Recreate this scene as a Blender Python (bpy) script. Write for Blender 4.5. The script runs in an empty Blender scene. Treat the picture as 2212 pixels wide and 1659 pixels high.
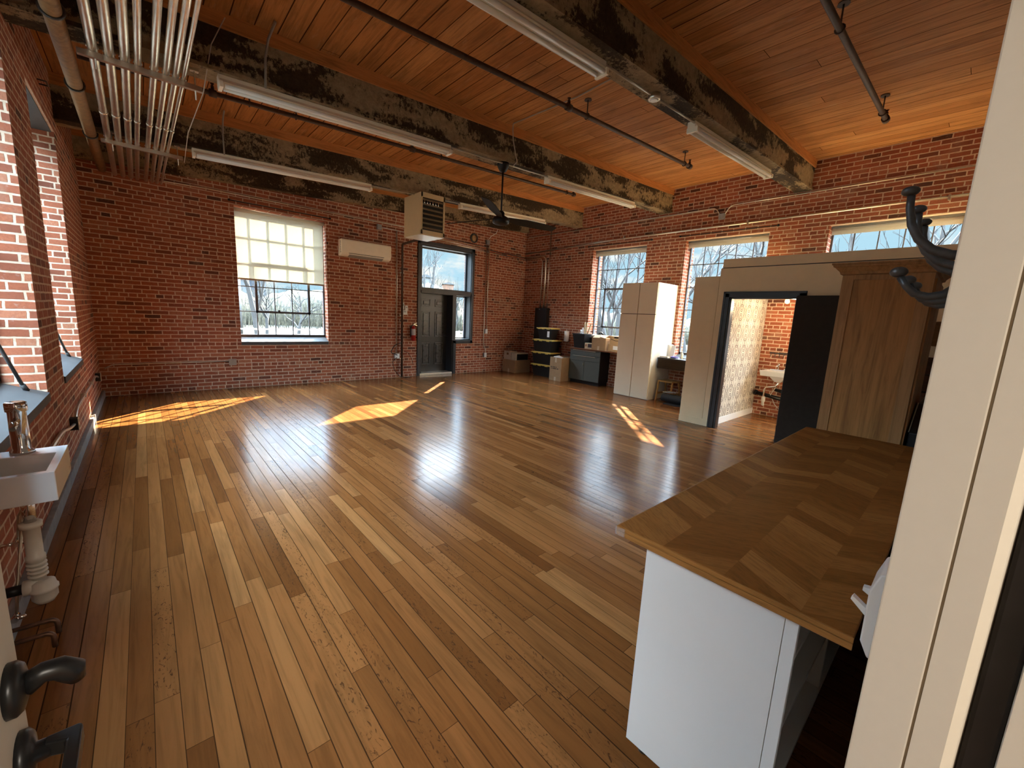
import bpy, bmesh, math, random
from mathutils import Vector, Matrix
random.seed(7)
S = bpy.context.scene
COL = S.collection
# ------------------------------------------------------------------ camera
FPX = 883.46
YAW, PITCH, ROLL = 0.7333, -0.1638, 0.0497
CAMZ = 1.62
cyw, syw, cp, sp = math.cos(YAW), math.sin(YAW), math.cos(PITCH), math.sin(PITCH)
fwd = Vector((syw*cp, cyw*cp, sp)); rgt = Vector((cyw, -syw, 0)); upv = rgt.cross(fwd)
cr, sr = math.cos(ROLL), math.sin(ROLL)
r_ = cr*rgt + sr*upv; u_ = -sr*rgt + cr*upv
cam = bpy.data.cameras.new('camera'); cam.sensor_fit = 'HORIZONTAL'; cam.sensor_width = 36.0
cam.lens = FPX/2212*36.0; cam.clip_start = 0.02; cam.clip_end = 600
camo = bpy.data.objects.new('camera', cam); COL.objects.link(camo)
camo.matrix_world = Matrix(((r_.x, u_.x, -fwd.x, 0), (r_.y, u_.y, -fwd.y, 0), (r_.z, u_.z, -fwd.z, CAMZ), (0, 0, 0, 1)))
S.camera = camo
# ------------------------------------------------------------------ exposure
S.view_settings.view_transform = 'Standard'
S.view_settings.look = 'None'
S.view_settings.gamma = 1.0
S.view_settings.use_curve_mapping = False
S.view_settings.exposure = 2.12
SUN_E = 15.5
SKY_LOW = 0.235
SKY_HIGH = 9.8
S.cycles.use_denoising = True
S.cycles.max_bounces = 14
S.cycles.diffuse_bounces = 10
S.cycles.transparent_max_bounces = 16
S.cycles.sample_clamp_indirect = 40.0
# ------------------------------------------------------------------ node helper
class N:
    def __init__(s, nt): s.nt = nt
    def new(s, t, **kw):
        n = s.nt.nodes.new(t)
        for k, v in kw.items(): setattr(n, k, v)
        return n
    def put(s, sock, v):
        if isinstance(v, bpy.types.NodeSocket): s.nt.links.new(v, sock)
        elif v is not None: sock.default_value = v
    def m(s, op, a, b=None, c=None, clamp=False):
        n = s.new('ShaderNodeMath', operation=op, use_clamp=clamp)
        s.put(n.inputs[0], a); s.put(n.inputs[1], b)
        if c is not None: s.put(n.inputs[2], c)
        return n.outputs[0]
    def xyz(s, x, y, z):
        n = s.new('ShaderNodeCombineXYZ'); s.put(n.inputs[0], x); s.put(n.inputs[1], y); s.put(n.inputs[2], z); return n.outputs[0]
    def sep(s, v):
        n = s.new('ShaderNodeSeparateXYZ'); s.put(n.inputs[0], v); return n.outputs
    def noise(s, v, scale=5, detail=2, rough=.5, dist=0, color=False):
        n = s.new('ShaderNodeTexNoise'); s.put(n.inputs['Vector'], v); n.inputs['Scale'].default_value = scale
        n.inputs['Detail'].default_value = detail; n.inputs['Roughness'].default_value = rough; n.inputs['Distortion'].default_value = dist
        return n.outputs[1 if color else 0]
    def white(s, v):
        n = s.new('ShaderNodeTexWhiteNoise', noise_dimensions='3D'); s.put(n.inputs['Vector'], v); return n.outputs['Value']
    def ramp(s, f, stops, interp='LINEAR'):
        n = s.new('ShaderNodeValToRGB'); s.put(n.inputs[0], f); e = n.color_ramp.elements; n.color_ramp.interpolation = interp
        while len(e) < len(stops): e.new(.5)
        for el, (p, c) in zip(e, stops):
            el.position = p; el.color = (c, c, c, 1) if isinstance(c, (int, float)) else (*c, 1)
        return n.outputs[0]
    def mix(s, f, a, b, mode='MIX'):
        n = s.new('ShaderNodeMix', data_type='RGBA', blend_type=mode)
        s.put(n.inputs[0], f)
        for i, v in ((6, a), (7, b)):
            s.put(n.inputs[i], (*v, 1) if isinstance(v, tuple) and len(v) == 3 else v)
        return n.outputs[2]
    def step(s, a, lo, hi):
        n = s.new('ShaderNodeMapRange', interpolation_type='SMOOTHSTEP'); s.put(n.inputs[0], a)
        n.inputs[1].default_value = lo; n.inputs[2].default_value = hi; return n.outputs[0]
    def bump(s, h, strength=.3, dist=.01):
        n = s.new('ShaderNodeBump'); s.put(n.inputs['Height'], h); n.inputs['Strength'].default_value = strength; n.inputs['Distance'].default_value = dist
        return n.outputs[0]
def matnew(name):
    m = bpy.data.materials.new(name); m.use_nodes = True; nt = m.node_tree
    b = nt.nodes['Principled BSDF']; return m, N(nt), b
def pos(n): return n.new('ShaderNodeNewGeometry').outputs['Position']
def objc(n): return n.new('ShaderNodeTexCoord').outputs['Object']
def pm(name, col, rough=.5, metal=0, var=.12, scale=14, bump=0, spec=.5, coat=0, stretch=(1, 1, 1), wear=None):
    """plain procedural surface: base colour broken up by noise, optional bump and wear colour"""
    m, n, b = matnew(name); o = objc(n)
    mp = n.new('ShaderNodeMapping'); n.put(mp.inputs[0], o); mp.inputs['Scale'].default_value = stretch
    f = n.noise(mp.outputs[0], scale, 4, .6)
    lo = tuple(max(0, c*(1-var)) for c in col); hi = tuple(min(1, c*(1+var)) for c in col)
    c = n.ramp(f, [(.25, lo), (.75, hi)])
    if wear: c = n.mix(n.step(n.noise(o, scale*.6, 6, .7), .56, .68), c, wear)
    n.put(b.inputs['Base Color'], c)
    n.put(b.inputs['Roughness'], n.m('ADD', rough-.05, n.m('MULTIPLY', f, .1)))
    b.inputs['Metallic'].default_value = metal; b.inputs['Specular IOR Level'].default_value = spec; b.inputs['Coat Weight'].default_value = coat
    if bump: n.put(b.inputs['Normal'], n.bump(f, bump, .004))
    return m
# ------------------------------------------------------------------ world, sun
W = bpy.data.worlds.new('sky'); S.world = W; W.use_nodes = True
n = N(W.node_tree); bg = W.node_tree.nodes['Background']
d = n.new('ShaderNodeTexCoord').outputs['Generated']
dz = n.sep(d)[2]
cl = n.step(n.noise(n.new('ShaderNodeMapping').outputs[0], 1), .5, .6)
mp = n.new('ShaderNodeMapping'); n.put(mp.inputs[0], d); mp.inputs['Scale'].default_value = (1, 1, 2.6)
cl = n.step(n.noise(mp.outputs[0], 5.5, 6, .58), .47, .62)
hz = n.mix(cl, (.50, .78, .95), (1.05, 1.05, 1.0))
hi = n.mix(cl, (.50, .78, 1.08), (.92, .98, 1.05))
f = n.step(dz, .19, .50)
low = n.new('ShaderNodeVectorMath', operation='SCALE'); n.put(low.inputs[0], hz); low.inputs['Scale'].default_value = SKY_LOW
hig = n.new('ShaderNodeVectorMath', operation='SCALE'); n.put(hig.inputs[0], hi); hig.inputs['Scale'].default_value = SKY_HIGH
c = n.mix(f, low.outputs[0], hig.outputs[0])
c = n.mix(n.step(dz, -.02, 0), (.12, .11, .09), c)
n.put(bg.inputs[0], c); bg.inputs[1].default_value = 1.0
W.cycles.sampling_method = 'MANUAL'; W.cycles.sample_map_resolution = 512
sun = bpy.data.lights.new('sun', 'SUN'); sun.energy = SUN_E; sun.angle = .0095; sun.color = (1, .87, .66)
suno = bpy.data.objects.new('sun', sun); COL.objects.link(suno)
suno.rotation_euler = Vector((-.715, -.70, -.60)).to_track_quat('-Z', 'Y').to_euler()
suno.location = (20, 20, 20)
def portal(loc, rot, sx, sy):
    l = bpy.data.lights.new('window_portal', 'AREA'); l.shape = 'RECTANGLE'; l.size = sx; l.size_y = sy; l.cycles.is_portal = True
    o = bpy.data.objects.new('window_portal', l); o.location = loc; o.rotation_euler = rot; COL.objects.link(o)
H = math.pi/2
portal((2.16, 9.72, 2.1), (-H, 0, 0), 1.6, 2.5)
portal((5.95, 9.76, 2.6), (-H, 0, 0), 1.6, 1.3)
for y in (6.04, 3.58, 1.12): portal((9.12, y, 2.1), (H, 0, H), 1.55, 2.6)
for y in (6.33, 3.91): portal((-1.02, y, 2.1), (H, 0, -H), 1.6, 2.6)
portal((-1.02, 1.83, 2.1), (H, 0, -H), .9, 2.6)
# ------------------------------------------------------------------ geometry helper
class MB:
    def __init__(s): s.b = bmesh.new()
    def box(s, x0, x1, y0, y1, z0, z1, bev=0, rz=0):
        t = bmesh.new(); bmesh.ops.create_cube(t, size=1)
        if bev:
            for v in t.verts: v.co = Vector((v.co.x*(x1-x0), v.co.y*(y1-y0), v.co.z*(z1-z0)))
            bmesh.ops.bevel(t, geom=list(t.edges), offset=bev, segments=2, affect='EDGES', profile=.7)
        else:
            for v in t.verts: v.co = Vector((v.co.x*(x1-x0), v.co.y*(y1-y0), v.co.z*(z1-z0)))
        M = Matrix.Translation(((x0+x1)/2, (y0+y1)/2, (z0+z1)/2)) @ Matrix.Rotation(rz, 4, 'Z')
        return s._join(t, M)
    def _join(s, t, M=None):
        if M is not None: bmesh.ops.transform(t, matrix=M, verts=t.verts)
        me = bpy.data.meshes.new('tmp'); t.to_mesh(me); t.free(); s.b.from_mesh(me); bpy.data.meshes.remove(me); return s
    def tube(s, pts, r, n=12, closed=False, caps=True):
        P = [Vector(p) for p in pts]; R = r if isinstance(r, (list, tuple)) else [r]*len(P)
        rings = []; prev = None
        for i, p in enumerate(P):
            a = P[i-1] if i else (P[-1] if closed else None); c = P[i+1] if i+1 < len(P) else (P[0] if closed else None)
            t = Vector((0, 0, 0))
            if a is not None and (p-a).length > 1e-9: t += (p-a).normalized()
            if c is not None and (c-p).length > 1e-9: t += (c-p).normalized()
            if t.length < 1e-6: t = Vector((0, 0, 1))
            t.normalize()
            if prev is None:
                prev = t.orthogonal().normalized()
            prev = (prev - t*prev.dot(t))
            if prev.length < 1e-6: prev = t.orthogonal()
            prev.normalize(); q = t.cross(prev)
            rings.append([s.b.verts.new(p + R[i]*(math.cos(2*math.pi*k/n)*prev + math.sin(2*math.pi*k/n)*q)) for k in range(n)])
        L = len(rings)
        for i in range(L if closed else L-1):
            A, B = rings[i], rings[(i+1) % L]
            for k in range(n):
                f = s.b.faces.new((A[k], A[(k+1) % n], B[(k+1) % n], B[k])); f.smooth = True
        if caps and not closed:
            s.b.faces.new(list(reversed(rings[0]))); s.b.faces.new(rings[-1])
        return s
    def cyl(s, p0, p1, r, n=20): return s.tube([p0, p1], r, n)
    def lathe(s, prof, o=(0, 0, 0), ax='Z', n=24):
        """prof: (radius, height) pairs about an axis through o"""
        rings = []
        for r, h in prof:
            ring = []
            for k in range(n):
                a = 2*math.pi*k/n; u, v = r*math.cos(a), r*math.sin(a)
                c = {'Z': (u, v, h), 'X': (h, u, v), 'Y': (v, h, u)}[ax]
                ring.append(s.b.verts.new(Vector(o)+Vector(c)))
            rings.append(ring)
        for A, B in zip(rings, rings[1:]):
            for k in range(n):
                f = s.b.faces.new((A[k], A[(k+1) % n], B[(k+1) % n], B[k])); f.smooth = True
        if prof[0][0] > 1e-6: s.b.faces.new(list(reversed(rings[0])))
        if prof[-1][0] > 1e-6: s.b.faces.new(rings[-1])
        return s
    def prism(s, poly, a, b, ax='Z'):
        """poly: 2-D outline extruded from a to b along ax (Z: x,y  Y: x,z  X: y,z)"""
        def P(u, v, w): return {'Z': (u, v, w), 'Y': (u, w, v), 'X': (w, u, v)}[ax]
        A = [s.b.verts.new(P(u, v, a)) for u, v in poly]; B = [s.b.verts.new(P(u, v, b)) for u, v in poly]
        k = len(poly)
        for i in range(k): s.b.faces.new((A[i], A[(i+1) % k], B[(i+1) % k], B[i]))
        s.b.faces.new(list(reversed(A))); s.b.faces.new(B); return s
    def sphere(s, c, r, sc=(1, 1, 1), u=16, v=10):
        t = bmesh.new(); bmesh.ops.create_uvsphere(t, u_segments=u, v_segments=v, radius=r)
        for f in t.faces: f.smooth = True
        return s._join(t, Matrix.Translation(c) @ Matrix.Diagonal((*sc, 1)))
    def frustum(s, x0, x1, y0, y1, z0, z1, inset):
        """box whose bottom is inset (bins)"""
        v = []
        for z, i in ((z0, inset), (z1, 0)):
            v.append([s.b.verts.new(p) for p in ((x0+i, y0+i, z), (x1-i, y0+i, z), (x1-i, y1-i, z), (x0+i, y1-i, z))])
        for k in range(4): s.b.faces.new((v[0][k], v[0][(k+1) % 4], v[1][(k+1) % 4], v[1][k]))
        s.b.faces.new(list(reversed(v[0]))); s.b.faces.new(v[1]); return s
    def build(s, name, mat, parent=None, origin=None, bev=0):
        bm = s.b; bmesh.ops.recalc_face_normals(bm, faces=bm.faces)
        off = Vector((0, 0, 0))
        if parent is not None:
            q = parent
            while q is not None: off += q.location; q = q.parent
        elif origin is not None: off = Vector(origin)
        else:
            lo = [min(v.co[i] for v in bm.verts) for i in range(3)]; hi2 = [max(v.co[i] for v in bm.verts) for i in range(3)]
            off = Vector(((lo[0]+hi2[0])/2, (lo[1]+hi2[1])/2, lo[2]))
        bmesh.ops.translate(bm, vec=-off, verts=bm.verts)
        me = bpy.data.meshes.new(name); bm.to_mesh(me); bm.free(); me.materials.append(mat)
        o = bpy.data.objects.new(name, me); COL.objects.link(o)
        if parent is not None: o.parent = parent
        else: o.location = off
        if bev:
            md = o.modifiers.new('bevel', 'BEVEL'); md.width = bev; md.segments = 2; md.limit_method = 'ANGLE'
        return o
def bx(*a, **k): return MB().box(*a, **k)
def tag(o, label, cat, group=None):
    o['label'] = label; o['category'] = cat
    if group: o['group'] = group
    return o
def thing(name, label, cat, loc, group=None):
    o = bpy.data.objects.new(name, None); o.empty_display_size = .1; o.location = loc; COL.objects.link(o)
    return tag(o, label, cat, group)
def struct(o): o['kind'] = 'structure'; return o
def sroot(name, loc): 
    o = bpy.data.objects.new(name, None); o.empty_display_size = .1; o.location = loc; COL.objects.link(o); return struct(o)
def dup(root, delta, label=None, rz=0):
    r = root.copy(); COL.objects.link(r); r.location = root.location + Vector(delta); r.rotation_euler.z += rz
    if label: r['label'] = label
    for ch in root.children:
        c = ch.copy(); COL.objects.link(c); c.parent = r
        for g in ch.children:
            e = g.copy(); COL.objects.link(e); e.parent = c
    return r
def walls(mb, us, zs, t0, t1, openings, axis):
    """solid wall on a grid of cells with rectangular openings; axis 'x': runs along x between y=t0..t1, 'y': runs along y between x=t0..t1"""
    U = sorted(set([us[0], us[1]] + [v for o in openings for v in o[:2]])); Z = sorted(set([zs[0], zs[1]] + [v for o in openings for v in o[2:]]))
    def solid(i, j):
        if i < 0 or j < 0 or i >= len(U)-1 or j >= len(Z)-1: return False
        u, z = (U[i]+U[i+1])/2, (Z[j]+Z[j+1])/2
        return not any(o[0] < u < o[1] and o[2] < z < o[3] for o in openings)
    cache = {}
    def V(u, t, z):
        k = (round(u, 5), round(t, 5), round(z, 5))
        if k not in cache: cache[k] = mb.b.verts.new((u, t, z) if axis == 'x' else (t, u, z))
        return cache[k]
    def F(*v):
        mb.b.faces.new(v)
    for i in range(len(U)-1):
        for j in range(len(Z)-1):
            if not solid(i, j): continue
            a, b, c, e = U[i], U[i+1], Z[j], Z[j+1]
            F(V(a, t0, c), V(b, t0, c), V(b, t0, e), V(a, t0, e)); F(V(a, t1, c), V(a, t1, e), V(b, t1, e), V(b, t1, c))
            if not solid(i-1, j): F(V(a, t0, c), V(a, t0, e), V(a, t1, e), V(a, t1, c))
            if not solid(i+1, j): F(V(b, t0, c), V(b, t1, c), V(b, t1, e), V(b, t0, e))
            if not solid(i, j-1): F(V(a, t0, c), V(a, t1, c), V(b, t1, c), V(b, t0, c))
            if not solid(i, j+1): F(V(a, t0, e), V(b, t0, e), V(b, t1, e), V(a, t1, e))
    return mb
# ------------------------------------------------------------------ materials
def brick_mat():
    m, n, b = matnew('brick'); P = pos(n); x, y, z = n.sep(P)
    nx, ny, nz = n.sep(n.new('ShaderNodeNewGeometry').outputs['True Normal'])
    isx = n.m('GREATER_THAN', n.m('ABSOLUTE', nx), .5)
    u = n.m('ADD', n.m('MULTIPLY', y, isx), n.m('MULTIPLY', x, n.m('SUBTRACT', 1, isx)))
    wob = n.noise(P, 9, 3, .6, color=True); wx, wy, _ = n.sep(wob)
    u2 = n.m('ADD', u, n.m('MULTIPLY', n.m('SUBTRACT', wx, .5), .018)); z2 = n.m('ADD', z, n.m('MULTIPLY', n.m('SUBTRACT', wy, .5), .011))
    br = n.new('ShaderNodeTexBrick', offset=.5, offset_frequency=2, squash=.52, squash_frequency=6)
    n.put(br.inputs['Vector'], n.xyz(u2, z2, 0))
    br.inputs['Color1'].default_value = (0, 0, 0, 1); br.inputs['Color2'].default_value = (1, 1, 1, 1); br.inputs['Mortar'].default_value = (0, 0, 0, 1)
    br.inputs['Scale'].default_value = 1; br.inputs['Mortar Size'].default_value = .0082; br.inputs['Mortar Smooth'].default_value = .22
    br.inputs['Brick Width'].default_value = .215; br.inputs['Row Height'].default_value = .0677
    rnd = n.sep(br.outputs['Color'])[0]; mor = br.outputs['Fac']
    base = n.ramp(rnd, [(0, (.075, .033, .022)), (.08, (.23, .068, .034)), (.40, (.33, .092, .042)), (.75, (.40, .12, .055)), (1, (.43, .165, .085))])
    fine = n.noise(P, 60, 5, .7)
    base = n.mix(n.m('MULTIPLY', n.step(fine, .35, .7), .45), base, (.20, .055, .028))
    wash = n.step(n.noise(P, 2.2, 6, .65), .56, .72)
    base = n.mix(n.m('MULTIPLY', wash, .38), base, (.36, .25, .17))
    blot = n.step(n.noise(P, 24, 4, .65), .60, .72)
    base = n.mix(n.m('MULTIPLY', blot, .30), base, (.42, .30, .24))
    mc = n.ramp(n.noise(P, 30, 4, .6), [(.3, (.52, .355, .24)), (.7, (.68, .49, .345))])
    n.put(b.inputs['Base Color'], n.mix(mor, base, mc)); b.inputs['Roughness'].default_value = .85; b.inputs['Specular IOR Level'].default_value = .25
    h = n.m('ADD', n.m('SUBTRACT', 1, mor), n.m('MULTIPLY', fine, .25))
    n.put(b.inputs['Normal'], n.bump(h, .6, .006))
    return m
BRICK = brick_mat()
def planks(name, w, L, stops, grain, gap, rough, coat=0, mott=0, darkgap=(.03, .014, .006), spec=.5, wave=.9, bumpk=.30, blot=None):
    m, n, b = matnew(name); P = pos(n); x, y, z = n.sep(P)
    xs = n.m('DIVIDE', x, w); row = n.m('FLOOR', xs); fx = n.m('FRACT', xs)
    ro = n.white(n.xyz(row, 3.3, 0)); ln = n.m('MULTIPLY', L, n.m('ADD', .7, n.m('MULTIPLY', n.white(n.xyz(row, 9.1, 0)), .8)))
    ys = n.m('ADD', n.m('DIVIDE', y, ln), n.m('MULTIPLY', ro, 13)); seg = n.m('FLOOR', ys); fy = n.m('MULTIPLY', n.m('FRACT', ys), ln)
    idv = n.white(n.xyz(row, seg, 1.7)); id2 = n.white(n.xyz(row, seg, 5.2))
    col = n.ramp(idv, stops)
    gv = n.xyz(n.m('ADD', n.m('MULTIPLY', x, 26), n.m('MULTIPLY', id2, 91)), n.m('ADD', n.m('MULTIPLY', y, 1.6), n.m('MULTIPLY', idv, 37)), 0)
    g = n.noise(gv, 1, 5, .62, 1.2)
    col = n.mix(n.m('MULTIPLY', n.step(g, .40, .72), grain), col, n.mix(.55, col, darkgap))
    big = n.noise(n.xyz(n.m('ADD', n.m('MULTIPLY', x, 5), n.m('MULTIPLY', id2, 50)), n.m('MULTIPLY', y, .9), idv), 1.3, 3, .6, .6)
    col = n.mix(n.m('MULTIPLY', n.step(big, .48, .75), .42), col, n.mix(.5, col, darkgap))
    if mott:
        mo = n.noise(n.xyz(n.m('ADD', n.m('MULTIPLY', x, 30), n.m('MULTIPLY', id2, 17)), n.m('MULTIPLY', y, 11), 0), 1.6, 3, .6, 2.0)
        sel = n.m('GREATER_THAN', id2, .72)
        col = n.mix(n.m('MULTIPLY', n.m('MULTIPLY', n.step(mo, .56, .70), sel), mott), col, (.05, .022, .01))
        kn = n.new('ShaderNodeTexVoronoi', feature='F1'); n.put(kn.inputs['Vector'], n.xyz(n.m('MULTIPLY', x, 2.3), y, 0)); kn.inputs['Scale'].default_value = 1.5
        col = n.mix(n.step(kn.outputs['Distance'], .028, .012), col, (.03, .014, .008))
    if blot:
        bn = n.noise(n.xyz(n.m('MULTIPLY', x, 1.6), n.m('MULTIPLY', y, .8), 0), 2.2, 6, .68, .5); bn2 = n.noise(n.xyz(n.m('MULTIPLY', x, 9), n.m('MULTIPLY', y, 1.5), idv), 1.5, 5, .7)
        col = n.mix(n.m('MULTIPLY', n.step(bn2, .55, .75), .45), col, blot)
        col = n.mix(n.m('MULTIPLY', n.step(bn, .52, .70), .45), col, n.mix(.6, col, (.13, .045, .012)))
    ex = n.m('MINIMUM', fx, n.m('SUBTRACT', 1, fx))
    gw = n.m('MULTIPLY', gap/w, n.m('ADD', .45, n.m('MULTIPLY', n.white(n.xyz(row, 2.2, 8)), 1.1)))
    gx = n.m('LESS_THAN', ex, gw); gy = n.m('LESS_THAN', fy, gap*1.3)
    gm = n.m('MAXIMUM', gx, gy)
    col = n.mix(n.m('MULTIPLY', gm, .9), col, darkgap)
    n.put(b.inputs['Base Color'], col)
    rr = n.m('ADD', rough, n.m('MULTIPLY', n.noise(P, 7, 4, .6), .10)); n.put(b.inputs['Roughness'], n.m('ADD', rr, n.m('MULTIPLY', gm, .3)))
    b.inputs['Coat Weight'].default_value = coat; b.inputs['Coat Roughness'].default_value = .12; n.put(b.inputs['Specular IOR Level'], n.m('MULTIPLY', n.m('SUBTRACT', 1, gm), spec))
    cup = n.m('MULTIPLY', n.m('POWER', n.m('ABSOLUTE', n.m('SUBTRACT', fx, .5)), 2), .9)
    wav = n.noise(n.xyz(n.m('MULTIPLY', x, 3), n.m('MULTIPLY', y, 1.4), idv), 2.2, 2, .5)
    h = n.m('ADD', n.m('ADD', n.m('MULTIPLY', g, .12), n.m('MULTIPLY', wav, wave)), n.m('SUBTRACT', n.m('MULTIPLY', id2, .25), n.m('ADD', n.m('MULTIPLY', gm, .8), cup)))
    n.put(b.inputs['Normal'], n.bump(h, bumpk, .004))
    return m
FLOOR = planks('floor_maple', .0830, 1.25, [(0, (.125, .043, .012)), (.12, (.175, .063, .017)), (.5, (.225, .086, .025)), (.88, (.26, .104, .031)), (1, (.315, .138, .045))],   .5, .0018, .15, 0, .85, spec=.15, wave=.5, bumpk=.22)
CEIL = planks('ceiling_boards', .187, 9.0, [(0, (.42, .155, .042)), (.35, (.50, .20, .058)), (.7, (.56, .235, .072)), (1, (.60, .265, .088))], .75, .0042, .6, 0, 0, (.045, .016, .006), spec=.15, wave=.2, bumpk=.3, blot=(.66, .38, .19))
def wood(name, col, axis=2, rough=.45, dark=.45, scale=1.0, coat=0):
    m, n, b = matnew(name); o = n.sep(objc(n)); k = [18*scale, 18*scale, 18*scale]; k[axis] = 1.1*scale
    v = n.xyz(*[n.m('MULTIPLY', o[i], k[i]) for i in range(3)])
    g = n.noise(v, 1.2, 6, .62, 1.4); g2 = n.noise(v, 5, 3, .6)
    c = n.ramp(g, [(.25, tuple(c*dark for c in col)), (.5, col), (.8, tuple(min(1, c*1.25) for c in col))])
    c = n.mix(n.m('MULTIPLY', n.step(g2, .5, .7), .35), c, tuple(c*dark for c in col))
    n.put(b.inputs['Base Color'], c); b.inputs['Roughness'].default_value = rough; b.inputs['Coat Weight'].default_value = coat
    b.inputs['Specular IOR Level'].default_value = .12
    n.put(b.inputs['Normal'], n.bump(g, .12, .002)); return m
def beam_mat():
    m, n, b = matnew('old_painted_beam'); P = pos(n); x, y, z = n.sep(P)
    v = n.xyz(n.m('MULTIPLY', x, 1.0), n.m('MULTIPLY', y, 2.5), n.m('MULTIPLY', z, 2.6))
    a = n.noise(v, 1.25, 3, .5, .5); f = n.noise(n.xyz(n.m('MULTIPLY', x, 1), y, n.m('MULTIPLY', z, .7)), 26, 8, .8)
    k = n.m('ADD', a, n.m('MULTIPLY', n.m('SUBTRACT', f, .5), .72))
    mask = n.step(k, .475, .535)
    tan = n.ramp(n.noise(P, 14, 5, .7), [(.3, (.19, .135, .072)), (.7, (.38, .285, .165))])
    drk = n.ramp(n.noise(P, 30, 5, .7), [(.3, (.022, .014, .008)), (.75, (.075, .048, .026))])
    n.put(b.inputs['Base Color'], n.mix(mask, drk, tan)); b.inputs['Roughness'].default_value = .8; b.inputs['Specular IOR Level'].default_value = .15
    n.put(b.inputs['Normal'], n.bump(n.m('ADD', f, mask), .35, .004)); return m
BEAM = beam_mat()
NAIL = wood('nailer_wood', (.52, .21, .065), 0, .6)
CREAM = pm('cream_enamel', (.90, .80, .62), .38, var=.05, scale=4)
WHITE = pm('white_laminate', (.70, .64, .58), .35, var=.03, scale=3)
DOORWHITE = pm('white_cabinet_face', (.92, .79, .58), .4, var=.03, scale=3)
PAINTW = pm('bathroom_wall_paint', (.92, .74, .45), .6, var=.04, scale=6, bump=.05)
JAMB = pm('cream_door_paint', (.60, .56, .485), .6, var=.012, scale=70, spec=.03)
BLACKP = pm('black_door_paint', (.030, .028, .026), .32, var=.2, scale=8)
CHARC = pm('charcoal_trim_paint', (.03, .03, .032), .4, var=.2, scale=8)
BLACK = pm('black_plastic', (.012, .010, .009), .42, var=.3, scale=20, spec=.3)
IRON = pm('dark_cast_iron', (.085, .080, .075), .40, .55, var=.35, scale=40, bump=.3)
STEEL = pm('galvanised_steel', (.72, .67, .57), .32, 1, var=.12, scale=12)
CHROME = pm('chrome', (.75, .74, .73), .09, 1, var=.04, scale=6)
BLUEGREY = pm('painted_steel_box', (.30, .31, .32), .5, .2)
WHITEP = pm('white_plastic', (.78, .77, .74), .35, var=.03, scale=5)
PVC = pm('white_pvc', (.62, .585, .51), .35, var=.06, scale=9)
CERAM = pm('white_porcelain', (.66, .64, .61), .12, var=.02, scale=3, coat=.5)
RUST = pm('rusty_brown_pipe', (.30, .17, .07), .6, .2, var=.4, scale=20, bump=.2)
SPRK = pm('old_iron_pipe', (.075, .040, .024), .55, .4, var=.3, scale=24)
COPPER = pm('tarnished_copper', (.20, .11, .07), .45, .7, var=.3, scale=30)
CARD = pm('cardboard', (.34, .20, .095), .8, var=.12, scale=9)
CARDL = pm('cardboard_pale', (.43, .27, .13), .8, var=.1, scale=9)
TAPE = pm('paper_tape', (.50, .37, .24), .5, var=.06)
YELLOW = pm('yellow_lid_plastic', (.62, .42, .08), .4, var=.08)
GREENC = pm('slate_green_laminate', (.075, .082, .070), .42, var=.06)
REDP = pm('red_extinguisher_paint', (.38, .012, .010), .3, var=.1, coat=.3)
CONC = pm('grey_stone_sill', (.070, .068, .066), .7, var=.2, scale=10, bump=.2, stretch=(1, .3, 1))
WINDP = pm('steel_window_paint', (.10, .095, .10), .45, .3, var=.2)
TUBEW = pm('unlit_fluorescent_tube', (.85, .80, .70), .25, var=.02)
def glass_mat():
    m = bpy.data.materials.new('window_glass'); m.use_nodes = True; nt = m.node_tree; n = N(nt); nt.nodes.clear()
    out = n.new('ShaderNodeOutputMaterial'); tr = n.new('ShaderNodeBsdfTransparent'); gl = n.new('ShaderNodeBsdfGlossy'); mx = n.new('ShaderNodeMixShader')
    tr.inputs[0].default_value = (.97, .985, .98, 1); gl.inputs['Roughness'].default_value = .02
    fr = n.new('ShaderNodeFresnel'); fr.inputs[0].default_value = 1.3
    bf = n.new('ShaderNodeNewGeometry').outputs['Backfacing']; n.put(mx.inputs[0], n.m('MULTIPLY', fr.outputs[0], n.m('SUBTRACT', .9, n.m('MULTIPLY', bf, .9)))); nt.links.new(tr.outputs[0], mx.inputs[1]); nt.links.new(gl.outputs[0], mx.inputs[2]); nt.links.new(mx.outputs[0], out.inputs[0])
    return m
GLASS = glass_mat()
def blind_mat():
    m = bpy.data.materials.new('cream_blind_cloth'); m.use_nodes = True; nt = m.node_tree; n = N(nt); nt.nodes.clear()
    out = n.new('ShaderNodeOutputMaterial'); df = n.new('ShaderNodeBsdfDiffuse'); tl = n.new('ShaderNodeBsdfTranslucent'); mx = n.new('ShaderNodeMixShader')
    c = n.ramp(n.noise(objc(n), 220, 2), [(.3, (.66, .61, .50)), (.7, (.74, .69, .58))])
    n.put(df.inputs[0], c); n.put(tl.inputs[0], c); mx.inputs[0].default_value = .42
    nt.links.new(df.outputs[0], mx.inputs[1]); nt.links.new(tl.outputs[0], mx.inputs[2]); nt.links.new(mx.outputs[0], out.inputs[0]); return m
BLIND = blind_mat()
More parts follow.
